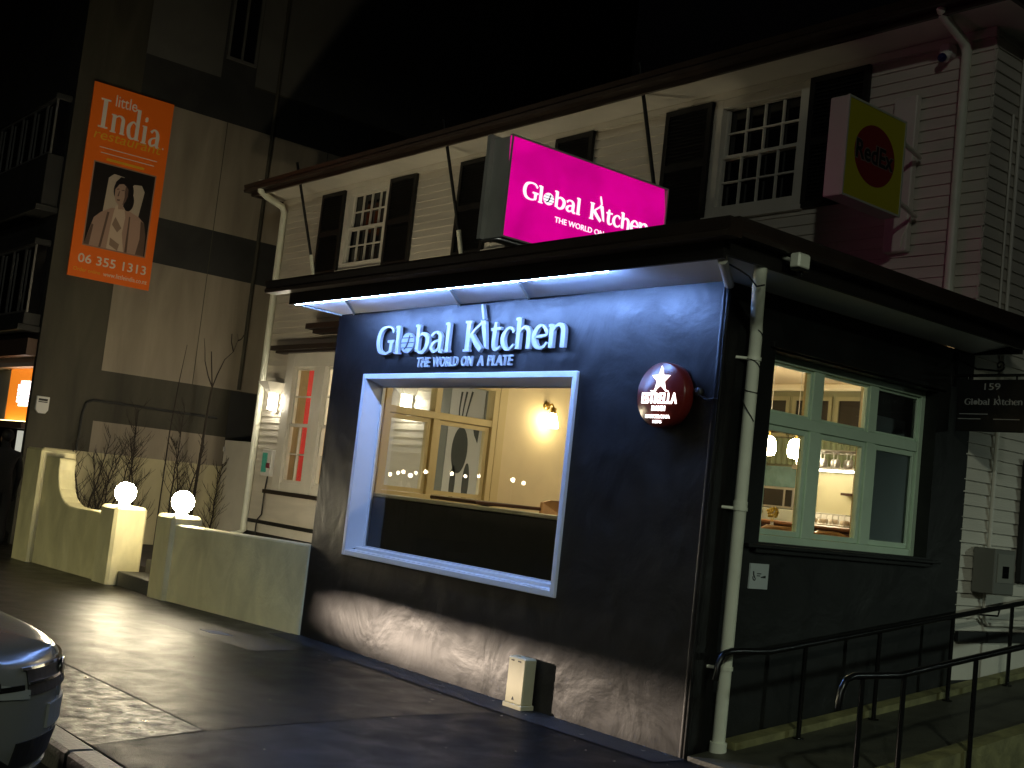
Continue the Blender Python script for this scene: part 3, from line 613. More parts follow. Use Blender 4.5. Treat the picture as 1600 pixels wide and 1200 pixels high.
# porch door wall seen through the annex's left window
w = MB(); fbox(w, HF, -7.75, -7.35, .8, 3.0, 0, .05); fbox(w, HF, -6.6, -6.45, .8, 3.0, 0, .05); w.build('door_post', mat('grey_door_post', (.20, .21, .18), .5), hz)
mp = thing('mural_panel', 'white printed panel with dark beetroot and leaf silhouettes beside the porch door', 'mural', (-7, 3.15, 1))
w = MB(); fbox(w, HF, -7.34, -6.61, .95, 3.0, .03, .05); w.build('panel_board', mat('mural_board', (.60, .58, .52), .5), mp)
w = MB(); E_ = lambda cx, cz, rx, rz_, n=24: [(cx + rx * math.cos(2 * math.pi * i / n), cz + rz_ * math.sin(2 * math.pi * i / n)) for i in range(n)]
w.prism(E_(-7.04, 2.10, .17, .30), HF, .05, .053); w.prism(E_(-7.12, 1.66, .06, .24), HF, .05, .053); w.prism(E_(-6.84, 1.68, .07, .26), HF, .05, .053)
for dx in (-.10, -.02, .07): w.ribbon([(-7.04 + dx * .3, 2.35, .03), (-7.03 + dx, 2.6, .025), (-6.98 + dx * 1.3, 2.86, .04)], HF, .05, .0525)
w.prism(E_(-6.93, 2.97, .13, .07), HF, .05, .0532); w.prism([(-6.80, 2.40), (-6.66, 2.42), (-6.68, 2.2), (-6.76, 2.3)], HF, .05, .0532)
w.build('silhouettes', mat('mural_ink', (.03, .035, .03), .5), mp)
# flagpoles on the upper storey
for i, (x, lb) in enumerate(((-11.4, 'angled black flagpole left of the leftmost black shutter'), (-7.48, 'angled black flagpole in front of the middle window\'s left shutter'), (-3.85, 'angled black flagpole beside the rightmost window, right of the pink sign'))):
    t = thing('flagpole', lb, 'flagpole', (x, 3.17, 4.65), group='flagpoles angled out from the upper storey')
    w = MB(); w.tube([(x, 3.05, 5.02), (x, 2.60, 6.42)], .022, 8); w.build('pole', M['black'], t)
    w = MB(); w.tube([(x, 3.155, 4.66), (x, 3.05, 5.03)], .032, 8); w.box(x - .22, x + .05, 3.10, 3.175, 4.62, 4.66); w.build('pole_socket', M['pipe'], t)
# small fittings on the house
t = thing('security_camera', 'small dome security camera with a dark blue lens high beside the right rain pipe', 'camera', (-.45, 3.17, 5.9))
w = MB(); w.box(-.50, -.38, 3.07, 3.19, 5.90, 6.02, .02); w.tube([(-.44, 3.10, 5.92), (-.44, 3.07, 5.87)], .045, 10); w.build('camera_body', M['white'], t)
w = MB(); w.ball((-.44, 3.04, 5.87), .042, 14, 10); w.build('lens', mat('blue_lens', (.01, .012, .09), .08), t)
t = thing('vent_box', 'small pale vent box low on the upper wall beneath the yellow box sign', 'vent box', (-1.0, 3.1, 3.85))
w = MB(); w.box(-1.12, -.88, 3.06, 3.19, 3.74, 3.92, .015); w.box(-1.08, -.92, 3.05, 3.07, 3.78, 3.88); w.build('vent_case', M['trim'], t)
def lantern(x, lb):
    t = thing('wall_lantern', lb, 'lantern', (x, 3.1, 2.6), group='lit wall lanterns on the white boards')
    w = MB(); w.add([(x - .17, 3.18, 2.98), (x + .17, 3.18, 2.98), (x + .17, 2.86, 2.98), (x - .17, 2.86, 2.98), (x - .05, 3.18, 2.80), (x + .05, 3.18, 2.80), (x + .05, 3.0, 2.80), (x - .05, 3.0, 2.80)], [(0, 1, 2, 3), (4, 5, 6, 7), (0, 1, 5, 4), (1, 2, 6, 5), (2, 3, 7, 6), (3, 0, 4, 7)])
    w.box(x - .05, x + .05, 3.14, 3.19, 2.50, 2.80); w.build('lantern_hood', M['trim'], t)
    w = MB(); w.tube([(x, 3.06, 2.80), (x, 3.06, 2.54)], .055, 12); w.build('lit_tube', M['tube'], t)
    return t
l1 = lantern(-12.1, 'lit tube lantern between the left rain pipe and the red-lit window')
lantern(-8.28, 'lit tube lantern seen through the two windows of the restaurant front')
t = thing('control_panel', 'white wall panel with a small green-lit screen under the left lantern', 'control panel', (-12, 3.15, 1.6))
w = MB(); w.box(-12.26, -11.93, 3.10, 3.19, 1.47, 1.90, .01); w.build('panel_case', M['white'], t)
w = MB(); fbox(w, FN_FRONT(3.10), -12.23, -12.07, 1.53, 1.84, .0, .006); w.build('screen', mat('dim_screen', (.03, .07, .05), .1, emit=(.05, .35, .2), estr=.25), t)
w = MB(); fbox(w, FN_FRONT(3.10), -12.04, -11.97, 1.60, 1.68, 0, .03); w.build('key_switch', mat('red_key_switch', (.20, .03, .05), .4), t)
w = MB(); w.tube([(-12.08, 3.15, 1.47), (-12.10, 3.14, 1.2), (-12.12, 3.15, .85), (-12.2, 3.12, .75), (-12.2, 3.12, .4)], .012, 6); w.build('panel_cable', M['darkint'], t)
t = thing('meter_box', 'grey metal meter box with a window on the white side boards', 'meter box', (.1, 3.5, 1.2))
w = MB(); w.box(.0, .20, 3.40, 3.74, 1.22, 1.60, .008); w.build('box_case', mat('grey_metal_box', (.15, .15, .13), .5), t)
w = MB(); fbox(w, FN_SIDE(.20), 3.44, 3.70, 1.32, 1.56, .0, .008); w.build('box_door', mat('grey_metal_door', (.22, .22, .19), .4), t)
w = MB(); fbox(w, FN_SIDE(.208), 3.52, 3.62, 1.36, 1.46, .0, .004); w.build('dial_window', M['darkglass'], t)
t = thing('security_light', 'small cream floodlight fixed on the canopy edge beside the downpipe head', 'floodlight', (.5, -.02, 3.3))
w = MB(); w.box(.56, .64, -.08, .04, 3.24, 3.34, .012); w.tube([(.55, -.02, 3.30), (.46, -.02, 3.33)], .015, 6); w.build('lamp_housing', M['pipe'], t)
w = MB(); w.box(.58, .645, -.09, .03, 3.225, 3.242); w.ball((.60, .0, 3.215), .018, 8, 6); w.build('sensor', M['black'], t)
t = thing('wall_plaque', 'small white square plaque with a black symbol under the side window', 'plaque', (.01, .58, 1.24))
w = MB(); fbox(w, SX, .49, .69, 1.14, 1.315, 0, .012); w.build('plaque_plate', M['greyboard'], t)
w = MB(); w.ribbon([(.525, 1.262, .012), (.53, 1.235, .012), (.545, 1.215, .008)], SX, .012, .014); w.ribbon([(.52, 1.225, .006), (.528, 1.205, .007), (.545, 1.20, .007), (.552, 1.215, .005)], SX, .012, .0143)
for z, a, b in ((1.243, .565, .61), (1.228, .565, .60)): fbox(w, SX, a, b, z, z + .006, .012, .0135)
w.ribbon([(.61, 1.222, .006), (.66, 1.226, .018)], SX, .012, .014); w.build('plaque_symbol', M['black'], t)

# ================================================================ BOUNDARY WALL, GLOBES, STEPS
AZ = math.atan(.09)
def local_thing(name, label, cat, loc, rz): return thing(name, label, cat, loc, rz)
bl = thing('boundary_wall', 'cream plaster boundary wall sweeping up to a tall end pier, left of the gateway', 'wall', (-4.9, -.14, 0), AZ)
PF = lambda a, b, d: (a, d, b)
w = MB(); w.box(-4.40, -3.985, -.03, .40, -.05, .945, .035); w.build('gate_post', M['yellow'], bl, local=True)
w = MB(); cur = [(-6.32, -.05), (-4.38, -.05), (-4.38, .835), (-4.8, .835), (-5.2, .825), (-5.42, .835), (-5.56, .87), (-5.68, .93), (-5.78, 1.03), (-5.84, 1.15), (-5.875, 1.28), (-5.88, 1.40), (-5.90, 1.43), (-6.32, 1.44)]
w.prism(cur, PF, .045, .27); w.build('wall_panel', M['yellow'], bl, local=True, bevel=.018)
w = MB(); w.box(-6.84, -6.30, -.03, .46, -.05, 1.53, .03); w.build('end_pier', M['yellow'], bl, local=True)
br = thing('boundary_wall', 'low cream plaster boundary wall joining the dark restaurant front, right of the gateway', 'wall', (-4.9, -.14, 0), AZ)
w = MB(); w.box(-2.99, -2.60, -.03, .36, -.05, .955, .035); w.build('gate_post', M['yellow'], br, local=True)
PF2 = lambda a, b, d: (a, d + .127 * (a + 2.62) / 2.44, b)
w = MB(); w.prism([(-2.62, -.05), (-.182, -.05), (-.182, .89), (-2.62, .855)], PF2, .015, .21); w.build('wall_panel', M['yellow'], br, local=True, bevel=.02)
for (s, y, lb) in ((-4.17, .16, 'round glowing globe lamp on the gate post beside the sweeping wall'), (-2.785, .17, 'round glowing globe lamp on the gate post of the low wall')):
    x = -4.9 + s * math.cos(AZ) - y * math.sin(AZ); yy = -.14 + s * math.sin(AZ) + y * math.cos(AZ)
    t = thing('globe_lamp', lb, 'lamp', (x, yy, .95), group='globe lamps on the gate posts')
    w = MB(); w.ball((x, yy, 1.108), .128, 28, 18); w.build('globe', M['globe'], t)
    w = MB(); w.lathe([(0, 0), (.075, 0), (.07, .025), (.05, .035), (0, .035)], (x, yy, .95), 20); w.build('lamp_base', M['white'], t)
st = MB(); st.box(-8.86, -7.86, -.40, -.06, -.05, .17, .008); st.box(-8.86, -7.86, -.06, .28, -.05, .335, .008); st.box(-8.86, -7.86, .28, 3.0, -.05, .50, .008)
tag(st.build('entrance_steps', M['concrete']), 'dark concrete steps rising between the two cream gate posts', 'steps')
fp = thing('fence_panel', 'plain white side gate panel between the house corner and the neighbour\'s wall', 'gate', (-13.3, 3.2, 0))
w = MB(); w.box(-13.84, -12.82, 3.19, 3.23, .1, 2.0, .006); w.build('gate_board', M['trim'], fp)
w = MB(); w.tube([(-13.8, 3.17, 1.88), (-13.8, 3.17, 1.80)], .02, 8); w.build('hinge', M['steel'], fp)
vc = thing('valve_cover', 'small blue-painted valve cover set in the wet footpath below the low wall', 'cover', (-5.15, -.85, 0))
w = MB(); w.prism([(-5.38, -.93), (-5.12, -.93), (-4.98, -.78), (-5.24, -.78)], lambda a, b, d: (a, b, d), .0, .006); w.build('cover_plate', mat('faded_blue_paint', (.10, .13, .22), .3), vc)
ub = thing('utility_cabinet', 'small cream metal utility cabinet standing against the foot of the dark wall', 'cabinet', (-1.63, -.06, 0))
w = MB(); w.box(-1.735, -1.53, -.125, -.012, .035, .385, .01); w.build('cabinet_body', M['utility'], ub)
w = MB(); w.box(-1.745, -1.52, -.135, -.006, 0, .04, .006); w.build('cabinet_plinth', M['utility'], ub)
w = MB(); fbox(w, FN_FRONT(-.125), -1.70, -1.665, .352, .362, 0, .002); fbox(w, FN_FRONT(-.125), -1.62, -1.585, .352, .362, 0, .002); w.prism([(-1.655, .065), (-1.625, .065), (-1.64, .092)], FN_FRONT(-.125), 0, .002); w.build('vent_slot', M['black'], ub)
# handrails along the ramp
def rail(label, X, y_hook, flat, far, z0, slope, posts, zpost, loc):
    t = thing('handrail', label, 'handrail', loc)
    zf = lambda y: z0 + max(0, y - flat) * slope
    w = MB(); pts = [(X, y_hook - .07, z0 - .19), (X, y_hook - .06, z0 - .09), (X, y_hook - .02, z0 - .02), (X, y_hook + .06, z0), (X, flat, z0), (X, flat + .05, zf(flat + .05)), (X, far, zf(far))]
    w.tube(pts, .022, 10); w.build('rail', M['blackgloss'], t)
    for y in posts:
        w = MB(); w.tube([(X, y, zf(y) - .02), (X, y, zpost(y))], .017, 8); w.lathe([(0, 0), (.04, 0), (.04, .008), (0, .008)], (X, y, zpost(y)), 10); w.build('rail_post', M['blackgloss'], t)
    return t, zf
t, zf = rail('black handrail close along the dark side wall, passing in front of the downpipe', .19, .09, .56, 7.5, .74, .125, (.95, 1.84, 2.84, 3.76, 5), RZ, (.19, .1, 0))
for y in (3.55, 4.6, 5.7):
    w = MB(); w.tube([(.19, y, zf(y) - .02), (.19, y - .02, zf(y) - .07), (.06, y - .03, zf(y) - .08), (0.005, y - .03, zf(y) - .08)], .008, 6); w.build('wall_bracket', M['blackgloss'], t)
rail('black handrail on slim posts along the outer edge of the ramp, nearest the street corner', 1.2, .0, .52, 7.5, .765, .122, (.15, .59, 1.42, 2.6, 3.8, 5), lambda y: -.0, (1.2, 0, 0))

# ================================================================ RESTAURANT INTERIOR
FZ = .76
def chair(label, loc, rz, wood):
    t = thing('dining_chair', label, 'chair', loc, rz)
    w = MB(); w.lathe([(0, 0), (.19, 0), (.205, .012), (.20, .028), (.0, .034)], (0, 0, .44), 20); w.build('seat', M[wood], t, local=True)
    w = MB(); w.tube([(-.185, .14, .45), (-.20, .18, .62), (-.19, .22, .78), (-.13, .245, .88), (0, .255, .915), (.13, .245, .88), (.19, .22, .78), (.20, .18, .62), (.185, .14, .45)], .016, 8)
    w.tube([(-.10, .16, .46), (-.115, .20, .65), (-.08, .235, .80), (0, .242, .835), (.08, .235, .80), (.115, .20, .65), (.10, .16, .46)], .011, 6); w.tube([(0, .165, .46), (0, .21, .65), (0, .242, .83)], .010, 6); w.build('backrest', M[wood], t, local=True)
    for sx, sy in ((-1, -1), (1, -1), (-1, 1), (1, 1)):
        w = MB(); w.tube([(sx * .13, sy * .12, .44), (sx * .17, sy * .17, .0)], [.016, .012], 6); w.build('leg', M[wood], t, local=True)
    return t
c0 = chair('dark brown bentwood chair just inside the side window, left light', (-1.30, 2.35, FZ), R(150), 'wood')
def tan_chair(label, loc, rz):
    t = thing('dining_chair', label, 'chair', loc, rz)
    w = MB(); w.box(-.21, .21, -.2, .2, .43, .46, .01); w.build('seat', M['lightwood'], t, local=True)
    w = MB(); w.prism([(-.22, .68), (-.2, .66), (.2, .66), (.22, .68), (.21, .80), (.12, .83), (-.12, .83), (-.21, .80)], lambda a, b, d: (a, .2 + d + .06 * (1 - (a / .22) ** 2), b), 0, .025); w.tube([(-.19, .19, .45), (-.2, .215, .68)], .014, 6); w.tube([(.19, .19, .45), (.2, .215, .68)], .014, 6); w.build('backrest', M['lightwood'], t, local=True)
    for sx, sy in ((-1, -1), (1, -1), (-1, 1), (1, 1)):
        w = MB(); w.tube([(sx * .17, sy * .16, .44), (sx * .19, sy * .19, .0)], [.017, .013], 6); w.build('leg', M['lightwood'], t, local=True)
    return t
tc = tan_chair('tan timber chair at the sill of the side window, left of the dark bentwood chair', (-1.02, 1.62, FZ), R(110))
dup(tc, (-.86, 2.12, FZ), 'tan timber chair at the sill of the side window, right of the dark bentwood chair', R(75))
dup(tc, (-.95, 2.66, FZ), 'tan timber chair at the left edge of the middle light of the side window', R(100))
dup(tc, (-.98, 3.02, FZ), 'tan timber chair at the right edge of the middle light of the side window', R(80))
dup(tc, (-4.30, 2.15, FZ), 'tan timber chair behind the front window, under the wall sconce', R(-70))
def table(label, loc, sx, sy):
    t = thing('dining_table', label, 'table', loc)
    w = MB(); w.box(-sx, sx, -sy, sy, .715, .75, .008); w.build('table_top', M['darkwood'], t, local=True)
    w = MB(); w.lathe([(.22, 0), (.22, .02), (.04, .06), (.035, .70), (.12, .715)], (0, 0, 0), 16); w.build('table_pedestal', M['blackgloss'], t, local=True)
    return t
table('dark dining table behind the front window by the left wall', (-4.1, 1.35, FZ), .38, .42)
table('dark dining table behind the side window, with two small vases', (-1.9, 3.1, FZ), .5, .38)
def vase(label, loc, col):
    t = thing('flower_vase', label, 'vase', loc)
    w = MB(); w.lathe([(0, 0), (.03, 0), (.035, .05), (.016, .09), (.018, .11)], (0, 0, 0), 14); w.build('vase_body', M['white'], t, local=True)
    w = MB(); r = random.Random(3)
    for k in range(26):
        a = r.uniform(0, 6.28); q = r.uniform(0, .055); z = .19 + r.uniform(-.03, .05); p = Vector((q * math.cos(a), q * math.sin(a), z)); w.ball(p, .014, 7, 5)
    for k in range(6): a = k * 1.05; w.tube([(0, 0, .08), (.03 * math.cos(a), .03 * math.sin(a), .19)], .002, 4)
    w.build('flowers', col, t, local=True); return t
vase('small vase of pale flowers, left of the two on the table behind the side window', (-2.05, 3.05, FZ + .75), mat('pale_petals', (.45, .38, .28), .7))
vase('small vase of yellow flowers, right of the two on the table behind the side window', (-1.86, 3.05, FZ + .75), mat('yellow_petals', (.55, .38, .06), .7))
bar = thing('bar_counter', 'long dark timber bar counter with a pale top behind the side window', 'bar', (-3, 5, FZ))
w = MB(); w.box(-4.6, -.4, 4.72, 5.25, FZ, 1.60, .01); w.build('bar_front', M['darkwood'], bar)
w = MB(); w.box(-4.65, -.35, 4.66, 5.3, 1.60, 1.645, .012); w.build('bar_top', M['wood'], bar)
dc = thing('cake_display', 'white-lit glass display tray on the bar in the middle light', 'display', (-2.6, 4.9, 1.645))
w = MB(); w.box(-2.88, -2.25, 4.75, 5.1, 1.65, 1.665, .004); w.box(-2.88, -2.25, 5.08, 5.1, 1.665, 1.77); 
for k in range(9): w.tube([(-2.86 + k * .075, 4.76, 1.665), (-2.86 + k * .075, 4.76, 1.775)], .004, 5)
w.tube([(-2.88, 4.76, 1.775), (-2.25, 4.76, 1.775)], .005, 5); w.tube([(-2.88, 4.76, 1.72), (-2.25, 4.76, 1.72)], .004, 5); w.build('tray', M['white'], dc)
for i, x in enumerate((-2.78, -2.64, -2.5, -2.36)):
    w = MB(); w.lathe([(0, 0), (.05, .0), (.055, .035), (.04, .05), (0, .055)], (x, 4.92, 1.667), 14); w.build('cake', mat('cake', (.6, .5, .38), .6), dc)
gr = thing('glass_rack', 'hanging wire glass rack above the bar in the middle light', 'rack', (-2.6, 5, 2.4))
w = MB()
for k in range(12): w.tube([(-3.05 + k * .085, 4.8, 2.46), (-3.05 + k * .085, 5.2, 2.46)], .005, 5)
w.tube([(-3.08, 4.8, 2.46), (-2.1, 4.8, 2.46)], .008, 6); w.tube([(-3.08, 5.2, 2.46), (-2.1, 5.2, 2.46)], .008, 6)
for x in (-3.05, -2.12): w.tube([(x, 5, 2.46), (x, 5, 3.4)], .008, 6)
w.build('rack_wires', M['steel'], gr)
clear = mat('bright_glassware', (.62, .64, .66), .12, spec=.9)
gk = MB(); gk.lathe([(.030, 0), (.030, -.004), (.004, -.008), (.004, -.07), (.03, -.09), (.036, -.13), (.030, -.17), (.027, -.17), (.03, -.12)], (0, 0, 0), 12)
g0 = tag(gk.build('wine_glass', clear), 'upside-down wine glass hanging in the row under the rack above the bar', 'glass', 'wine glasses hanging above the bar'); g0.location = (-3.02, 4.9, 2.455)
for k in range(1, 11): dup(g0, (-3.02 + k * .085, 4.9 + (k % 2) * .05, 2.455), None)
ov = thing('oven', 'black-fronted steel oven on the back counter in the left light of the side window', 'oven', (-3.95, 6, 1.8))
w = MB(); w.box(-4.2, -3.70, 5.75, 6.2, 1.80, 2.06, .008); w.build('oven_body', M['steel'], ov)
w = MB(); fbox(w, FN_FRONT(5.75), -4.16, -3.86, 1.83, 2.03, 0, .01); w.build('oven_door', M['darkglass'], ov)
w = MB(); fbox(w, FN_FRONT(5.75), -3.82, -3.73, 1.83, 2.03, 0, .012); w.build('oven_controls', M['blackgloss'], ov)
bk = thing('back_counter', 'pale tiled back counter behind the bar carrying the oven', 'counter', (-3, 6, FZ))
w = MB(); w.box(-4.9, -.3, 5.7, 6.23, FZ, 1.795, .006); w.build('counter_body', M['greyledge'], bk)
w = MB(); w.box(-4.9, -3.85, 6.225, 6.238, 1.8, 2.34); w.build('teal_splashback', M['teal'], bk)
sh = thing('wall_shelf', 'small dark bracket shelf on the lit kitchen wall in the middle light', 'shelf', (-3.1, 6.2, 2.05))
w = MB(); w.box(-3.25, -2.95, 6.05, 6.236, 2.03, 2.06); w.prism([(6.08, 2.03), (6.236, 2.03), (6.236, 1.88)], lambda a, b, d: (-3.1 + d, a, b), 0, .03); w.build('shelf_board', M['darkwood'], sh)
w = MB(); w.box(-3.78, -2.3, 6.2, 6.237, 1.80, 2.30); w.build('pale_kitchen_panel', mat('pale_kitchen_wall', (.74, .68, .44), .5), ax)
w = MB(); w.box(-4.0, -2.2, 6.05, 6.15, 2.31, 2.36); hd = w.build('kitchen_pelmet', M['steel'], ax)
w = MB(); w.box(-3.8, -2.3, 6.02, 6.048, 2.30, 2.325); w.build('pelmet_light', emis('lit_strip', (1, .92, .68), 14), hd)
w = MB()
for x0 in (-4.85, -4.2, -3.55, -2.9, -2.25): ring(w, FN_FRONT(6.238), x0, x0 + .6, 2.72, 3.24, .05, 0, .03)
w.build('high_window_frame', mat('olive_joinery', (.22, .21, .12), .5), ax)
w = MB()
for x0 in (-4.85, -4.2, -3.55, -2.9, -2.25): fbox(w, FN_FRONT(6.238), x0 + .05, x0 + .55, 2.77, 3.19, 0, .008)
w.build('high_window_pane', M['darkglass'], ax)
w = MB(); 
for k in range(60):
    x = -4.9 + k * .045; w.quad((x, 6.20 + .02 * (k % 2), 2.37), (x + .045, 6.20 + .02 * ((k + 1) % 2), 2.37), (x + .045, 6.20 + .02 * ((k + 1) % 2), 2.70), (x, 6.20 + .02 * (k % 2), 2.70))
w.build('cafe_curtain', M['curtain'], ax)
bq = thing('banquette', 'dark window banquette with a pale grey-green top behind the front window', 'bench', (-3, .4, FZ))
w = MB(); w.box(-4.92, -.9, .26, .50, FZ, 1.44, .01); w.build('bench_back', M['darkint'], bq)
w = MB(); w.box(-4.93, -.88, .235, .52, 1.44, 1.475, .006); w.build('bench_ledge', M['greyledge'], bq)
w = MB(); w.box(-4.92, -.9, .50, .95, FZ, 1.18, .03); w.build('bench_seat', M['darkint'], bq)
for (x, y, z, lb) in ((-2.93, 4.7, 2.45, 'glowing opal pendant lamp in full view in the left light of the side window'), (-3.31, 4.7, 2.47, 'glowing opal pendant lamp half hidden at the left edge of the side window'), (-1.5, 1.7, 2.75, 'glowing opal pendant lamp nearest the street, hidden by the wall between the windows'), (-3.3, 1.9, 2.95, 'glowing opal pendant lamp above the head of the front window')):
    t = thing('pendant_lamp', lb, 'lamp', (x, y, z), group='opal pendant lamps in the restaurant')
    w = MB(); w.lathe([(0, .115), (.035, .112), (.07, .085), (.088, .02), (.088, -.05), (.07, -.095), (.0, -.11)], (x, y, z), 24); w.build('lamp_shade', M['pendant'], t)
    w = MB(); w.tube([(x, y, z + .11), (x, y, z + .22)], .016, 8); w.build('lamp_holder', M['brass'], t)
    w = MB(); w.tube([(x, y, z + .22), (x, y, 3.4)], .004, 5); w.build('cord', M['white'], t)
sx_, sy_, sz_ = -4.955, 2.75, 2.52
t = thing('wall_sconce', 'glowing brass wall sconce on the cream wall behind the front window', 'lamp', (sx_, sy_, sz_))
w = MB(); w.lathe([(.03, .05), (.05, .0), (.075, -.10), (.07, -.12), (0, -.12)], (sx_ + .13, sy_, sz_), 18); w.build('lamp_shade', M['sconce'], t)
w = MB(); w.lathe([(0, 0), (.05, 0), (.05, .015), (0, .02)], (sx_ + .001, sy_, sz_ + .13), 18, (1, 0, 0)); w.tube([(sx_ + .01, sy_, sz_ + .13), (sx_ + .10, sy_, sz_ + .15), (sx_ + .13, sy_, sz_ + .12), (sx_ + .13, sy_, sz_ + .05)], .011, 8); w.lathe([(.035, 0), (.035, .06), (.015, .07)], (sx_ + .13, sy_, sz_ + .045), 14); w.build('brass_arm', M['brass'], t)

# ================================================================ NEIGHBOURING BUILDING
nb = thing('neighbour_building', 'tall dark building with painted side-wall bands, left of the weatherboard house', 'building', (-18, 4, 0)); NX = -14.; NS = FN_SIDE(NX); NF = FN_FRONT(-.1)
w = MB(); w.quad((NX, -.1, -.1), (NX, 12, -.1), (NX, 12, 15), (NX, -.1, 15)); w.build('side_wall', M['olive'], nb)
def patch(name, m, a, b, c, e, d=.006):
    w = MB(); fbox(w, NS, a, b, c, e, 0, d); return w.build(name, M[m], nb)
patch('pale_panel', 'cream', .94, 9, 2.88, 4.80); patch('dark_band', 'charcoal', .94, 9, 4.80, 5.57); patch('pale_panel', 'cream', .94, 9, 5.57, 7.50)
patch('dark_band', 'charcoal', .94, 9, 7.50, 8.24); patch('upper_panel', 'shadedpanel', .94, 2.29, 8.24, 13); patch('upper_panel', 'shadedpanel', 2.94, 9, 8.28, 13); patch('dark_band', 'charcoal', 2.29, 2.94, 8.24, 13, .004)
patch('pale_panel', 'cream', .92, 3.26, .0, 2.05); patch('dark_band', 'charcoal', 3.26, 9, 2.05, 2.86); patch('low_wall', 'creamlow', .2, 3.26, .0, 1.54, .05)
w = MB(); ring(w, NS, 2.33, 2.91, 8.6, 10.4, .05, .004, .05); fbox(w, NS, 2.60, 2.64, 8.65, 10.35, .004, .045); w.build('stair_window_frame', mat('dull_window_frame', (.12, .12, .11), .5), nb)
w = MB(); fbox(w, NS, 2.38, 2.86, 8.65, 10.35, .004, .015); w.build('stair_window_pane', M['darkglass'], nb)
w = MB(); fbox(w, NS, 3.9, 4.2, 3.0, 3.2, .004, .03); w.build('wall_vent', M['charcoal'], nb)
for y_ in (2.52, 4.55):
    w = MB(); fbox(w, NS, y_, y_ + .012, 2.88, 7.5, .0, .0085); w.build('render_joint', M['olive'], nb)
w = MB(); w.tube([(NX + .04, 3.38, 2.9), (NX + .04, 3.38, 13)], .035, 8); w.build('drain_pipe', M['olive'], nb)
w = MB(); w.tube([(NX + .03, .70, 1.5), (NX + .03, .72, 2.15), (NX + .03, .76, 2.32), (NX + .03, .86, 2.38), (NX + .03, 3.05, 2.36)], .022, 8); w.build('wall_pipe', M['charcoal'], nb)
w = MB(); w.box(-30, NX - .001, -.1, -.05, 3.2, 15); w.box(-30, -17.5, -.1, -.05, -.1, 3.2); w.box(NX - .12, NX - .001, -.1, -.05, -.1, 3.2); w.build('front_wall', M['charcoal'], nb)
w = MB(); w.box(-30, NX, -.05, 12, 14.9, 15.1); w.build('flat_roof', M['roof'], nb)
w = MB(); w.box(-17.5, NX - .1, -.25, -.05, 2.95, 3.22); w.box(-17.5, NX - .1, -.16, .24, 1.79, 1.90); w.build('shop_lintel', mat('brown_lintel', (.10, .055, .035), .5), nb)
w = MB(); w.box(-17.5, NX - .12, -.05, .26, 2.80, 2.95); w.build('shop_soffit', M['white'], nb)
w = MB(); w.box(-17.5, NX - .1, .6, .66, -.1, 1.78); w.build('shop_door_wall', M['charcoal'], nb)
def bay(z0, z1, z2, name='bay_window'):
    x1 = NX - .12
    w = MB(); w.box(-17.2, x1, -.36, -.1, z0, z1, .01); w.box(-17.2, x1, -.36, -.1, z2, z2 + .10, .01); w.box(-17.3, x1 + .04, -.44, -.1, z0 - .09, z0)
    b = w.build(name, M['charcoal'], nb)
    w = MB(); ring(w, FN_FRONT(-.30), -17.1, x1 - .02, z1, z2, .04, 0, .03)
    for k in range(1, 5): x = -17.1 + k * .62; fbox(w, FN_FRONT(-.30), x - .025, x + .025, z1, z2, 0, .03)
    w.build('bay_frame', mat('grey_aluminium', (.30, .29, .27), .4, metal=.6), b)
    w = MB(); w.box(-17.05, x1 - .03, -.29, -.1, z1, z2); w.build('bay_pane', M['darkglass'], b)
bay(5.35, 6.2, 7.1); bay(3.42, 3.62, 4.72)
bn = thing('restaurant_banner', 'tall orange banner with a portrait photograph on the neighbour\'s side wall', 'banner', (NX, .8, 5.9))
BX = lambda a, b, d: (NX + .01 + d, .16 + a * 1.36, 4.31 + (1 - b) * 3.20)
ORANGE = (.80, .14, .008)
def bmat(n, c, e): return mat(n, c, .5, emit=c, estr=e)  # every banner colour also glows faintly, added to lift its brightness
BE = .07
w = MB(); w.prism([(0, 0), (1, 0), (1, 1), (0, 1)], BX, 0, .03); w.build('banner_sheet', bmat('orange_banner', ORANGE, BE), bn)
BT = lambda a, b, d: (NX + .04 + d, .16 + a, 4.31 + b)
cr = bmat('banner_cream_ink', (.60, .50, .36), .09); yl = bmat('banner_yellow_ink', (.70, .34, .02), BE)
w = MB()
def serif(mb, st): 
    for k, s in enumerate(st): mb.ribbon(s, BT, .001, .003 + .0003 * (k % 4))
W_ = 1.36; H_ = 3.20; zt = lambda v: (1 - v) * H_
T2, t2 = .062, .028
base = zt(.225); xh = .30; cap = zt(.075) - base
serif(w, [[(.22, base + cap, T2 * 1.1), (.22, base, T2 * 1.1)], [(.14, base + cap - .012, t2), (.30, base + cap - .012, t2)], [(.14, base + .012, t2), (.30, base + .012, t2)]])
base -= .03
serif(w, [[(.39, base + xh, T2), (.39, base, T2)], [(.39, base + xh * .8, t2), (.47, base + xh * .98, t2), (.535, base + xh * .85, T2 * .9), (.54, base + xh * .5, T2), (.54, base, T2)], [(.34, base + xh - .01, t2 * .8), (.39, base + xh - .01, t2 * .8)], [(.34, base + .01, t2 * .8), (.44, base + .01, t2 * .8)], [(.50, base + .01, t2 * .8), (.59, base + .01, t2 * .8)]])
base -= .03
serif(w, [[(.79, base + .52, T2), (.79, base, T2)], [(.73, base + .51, t2 * .8), (.79, base + .51, t2 * .8)], [(.79, base + xh * .75, t2), (.72, base + xh * .97, t2), (.655, base + xh * .75, T2 * .9), (.645, base + xh * .45, T2), (.67, base + xh * .12, T2 * .9), (.73, base + .012, t2), (.79, base + xh * .2, t2)], [(.79, base + .01, t2 * .8), (.84, base + .01, t2 * .8)]])
base -= .015
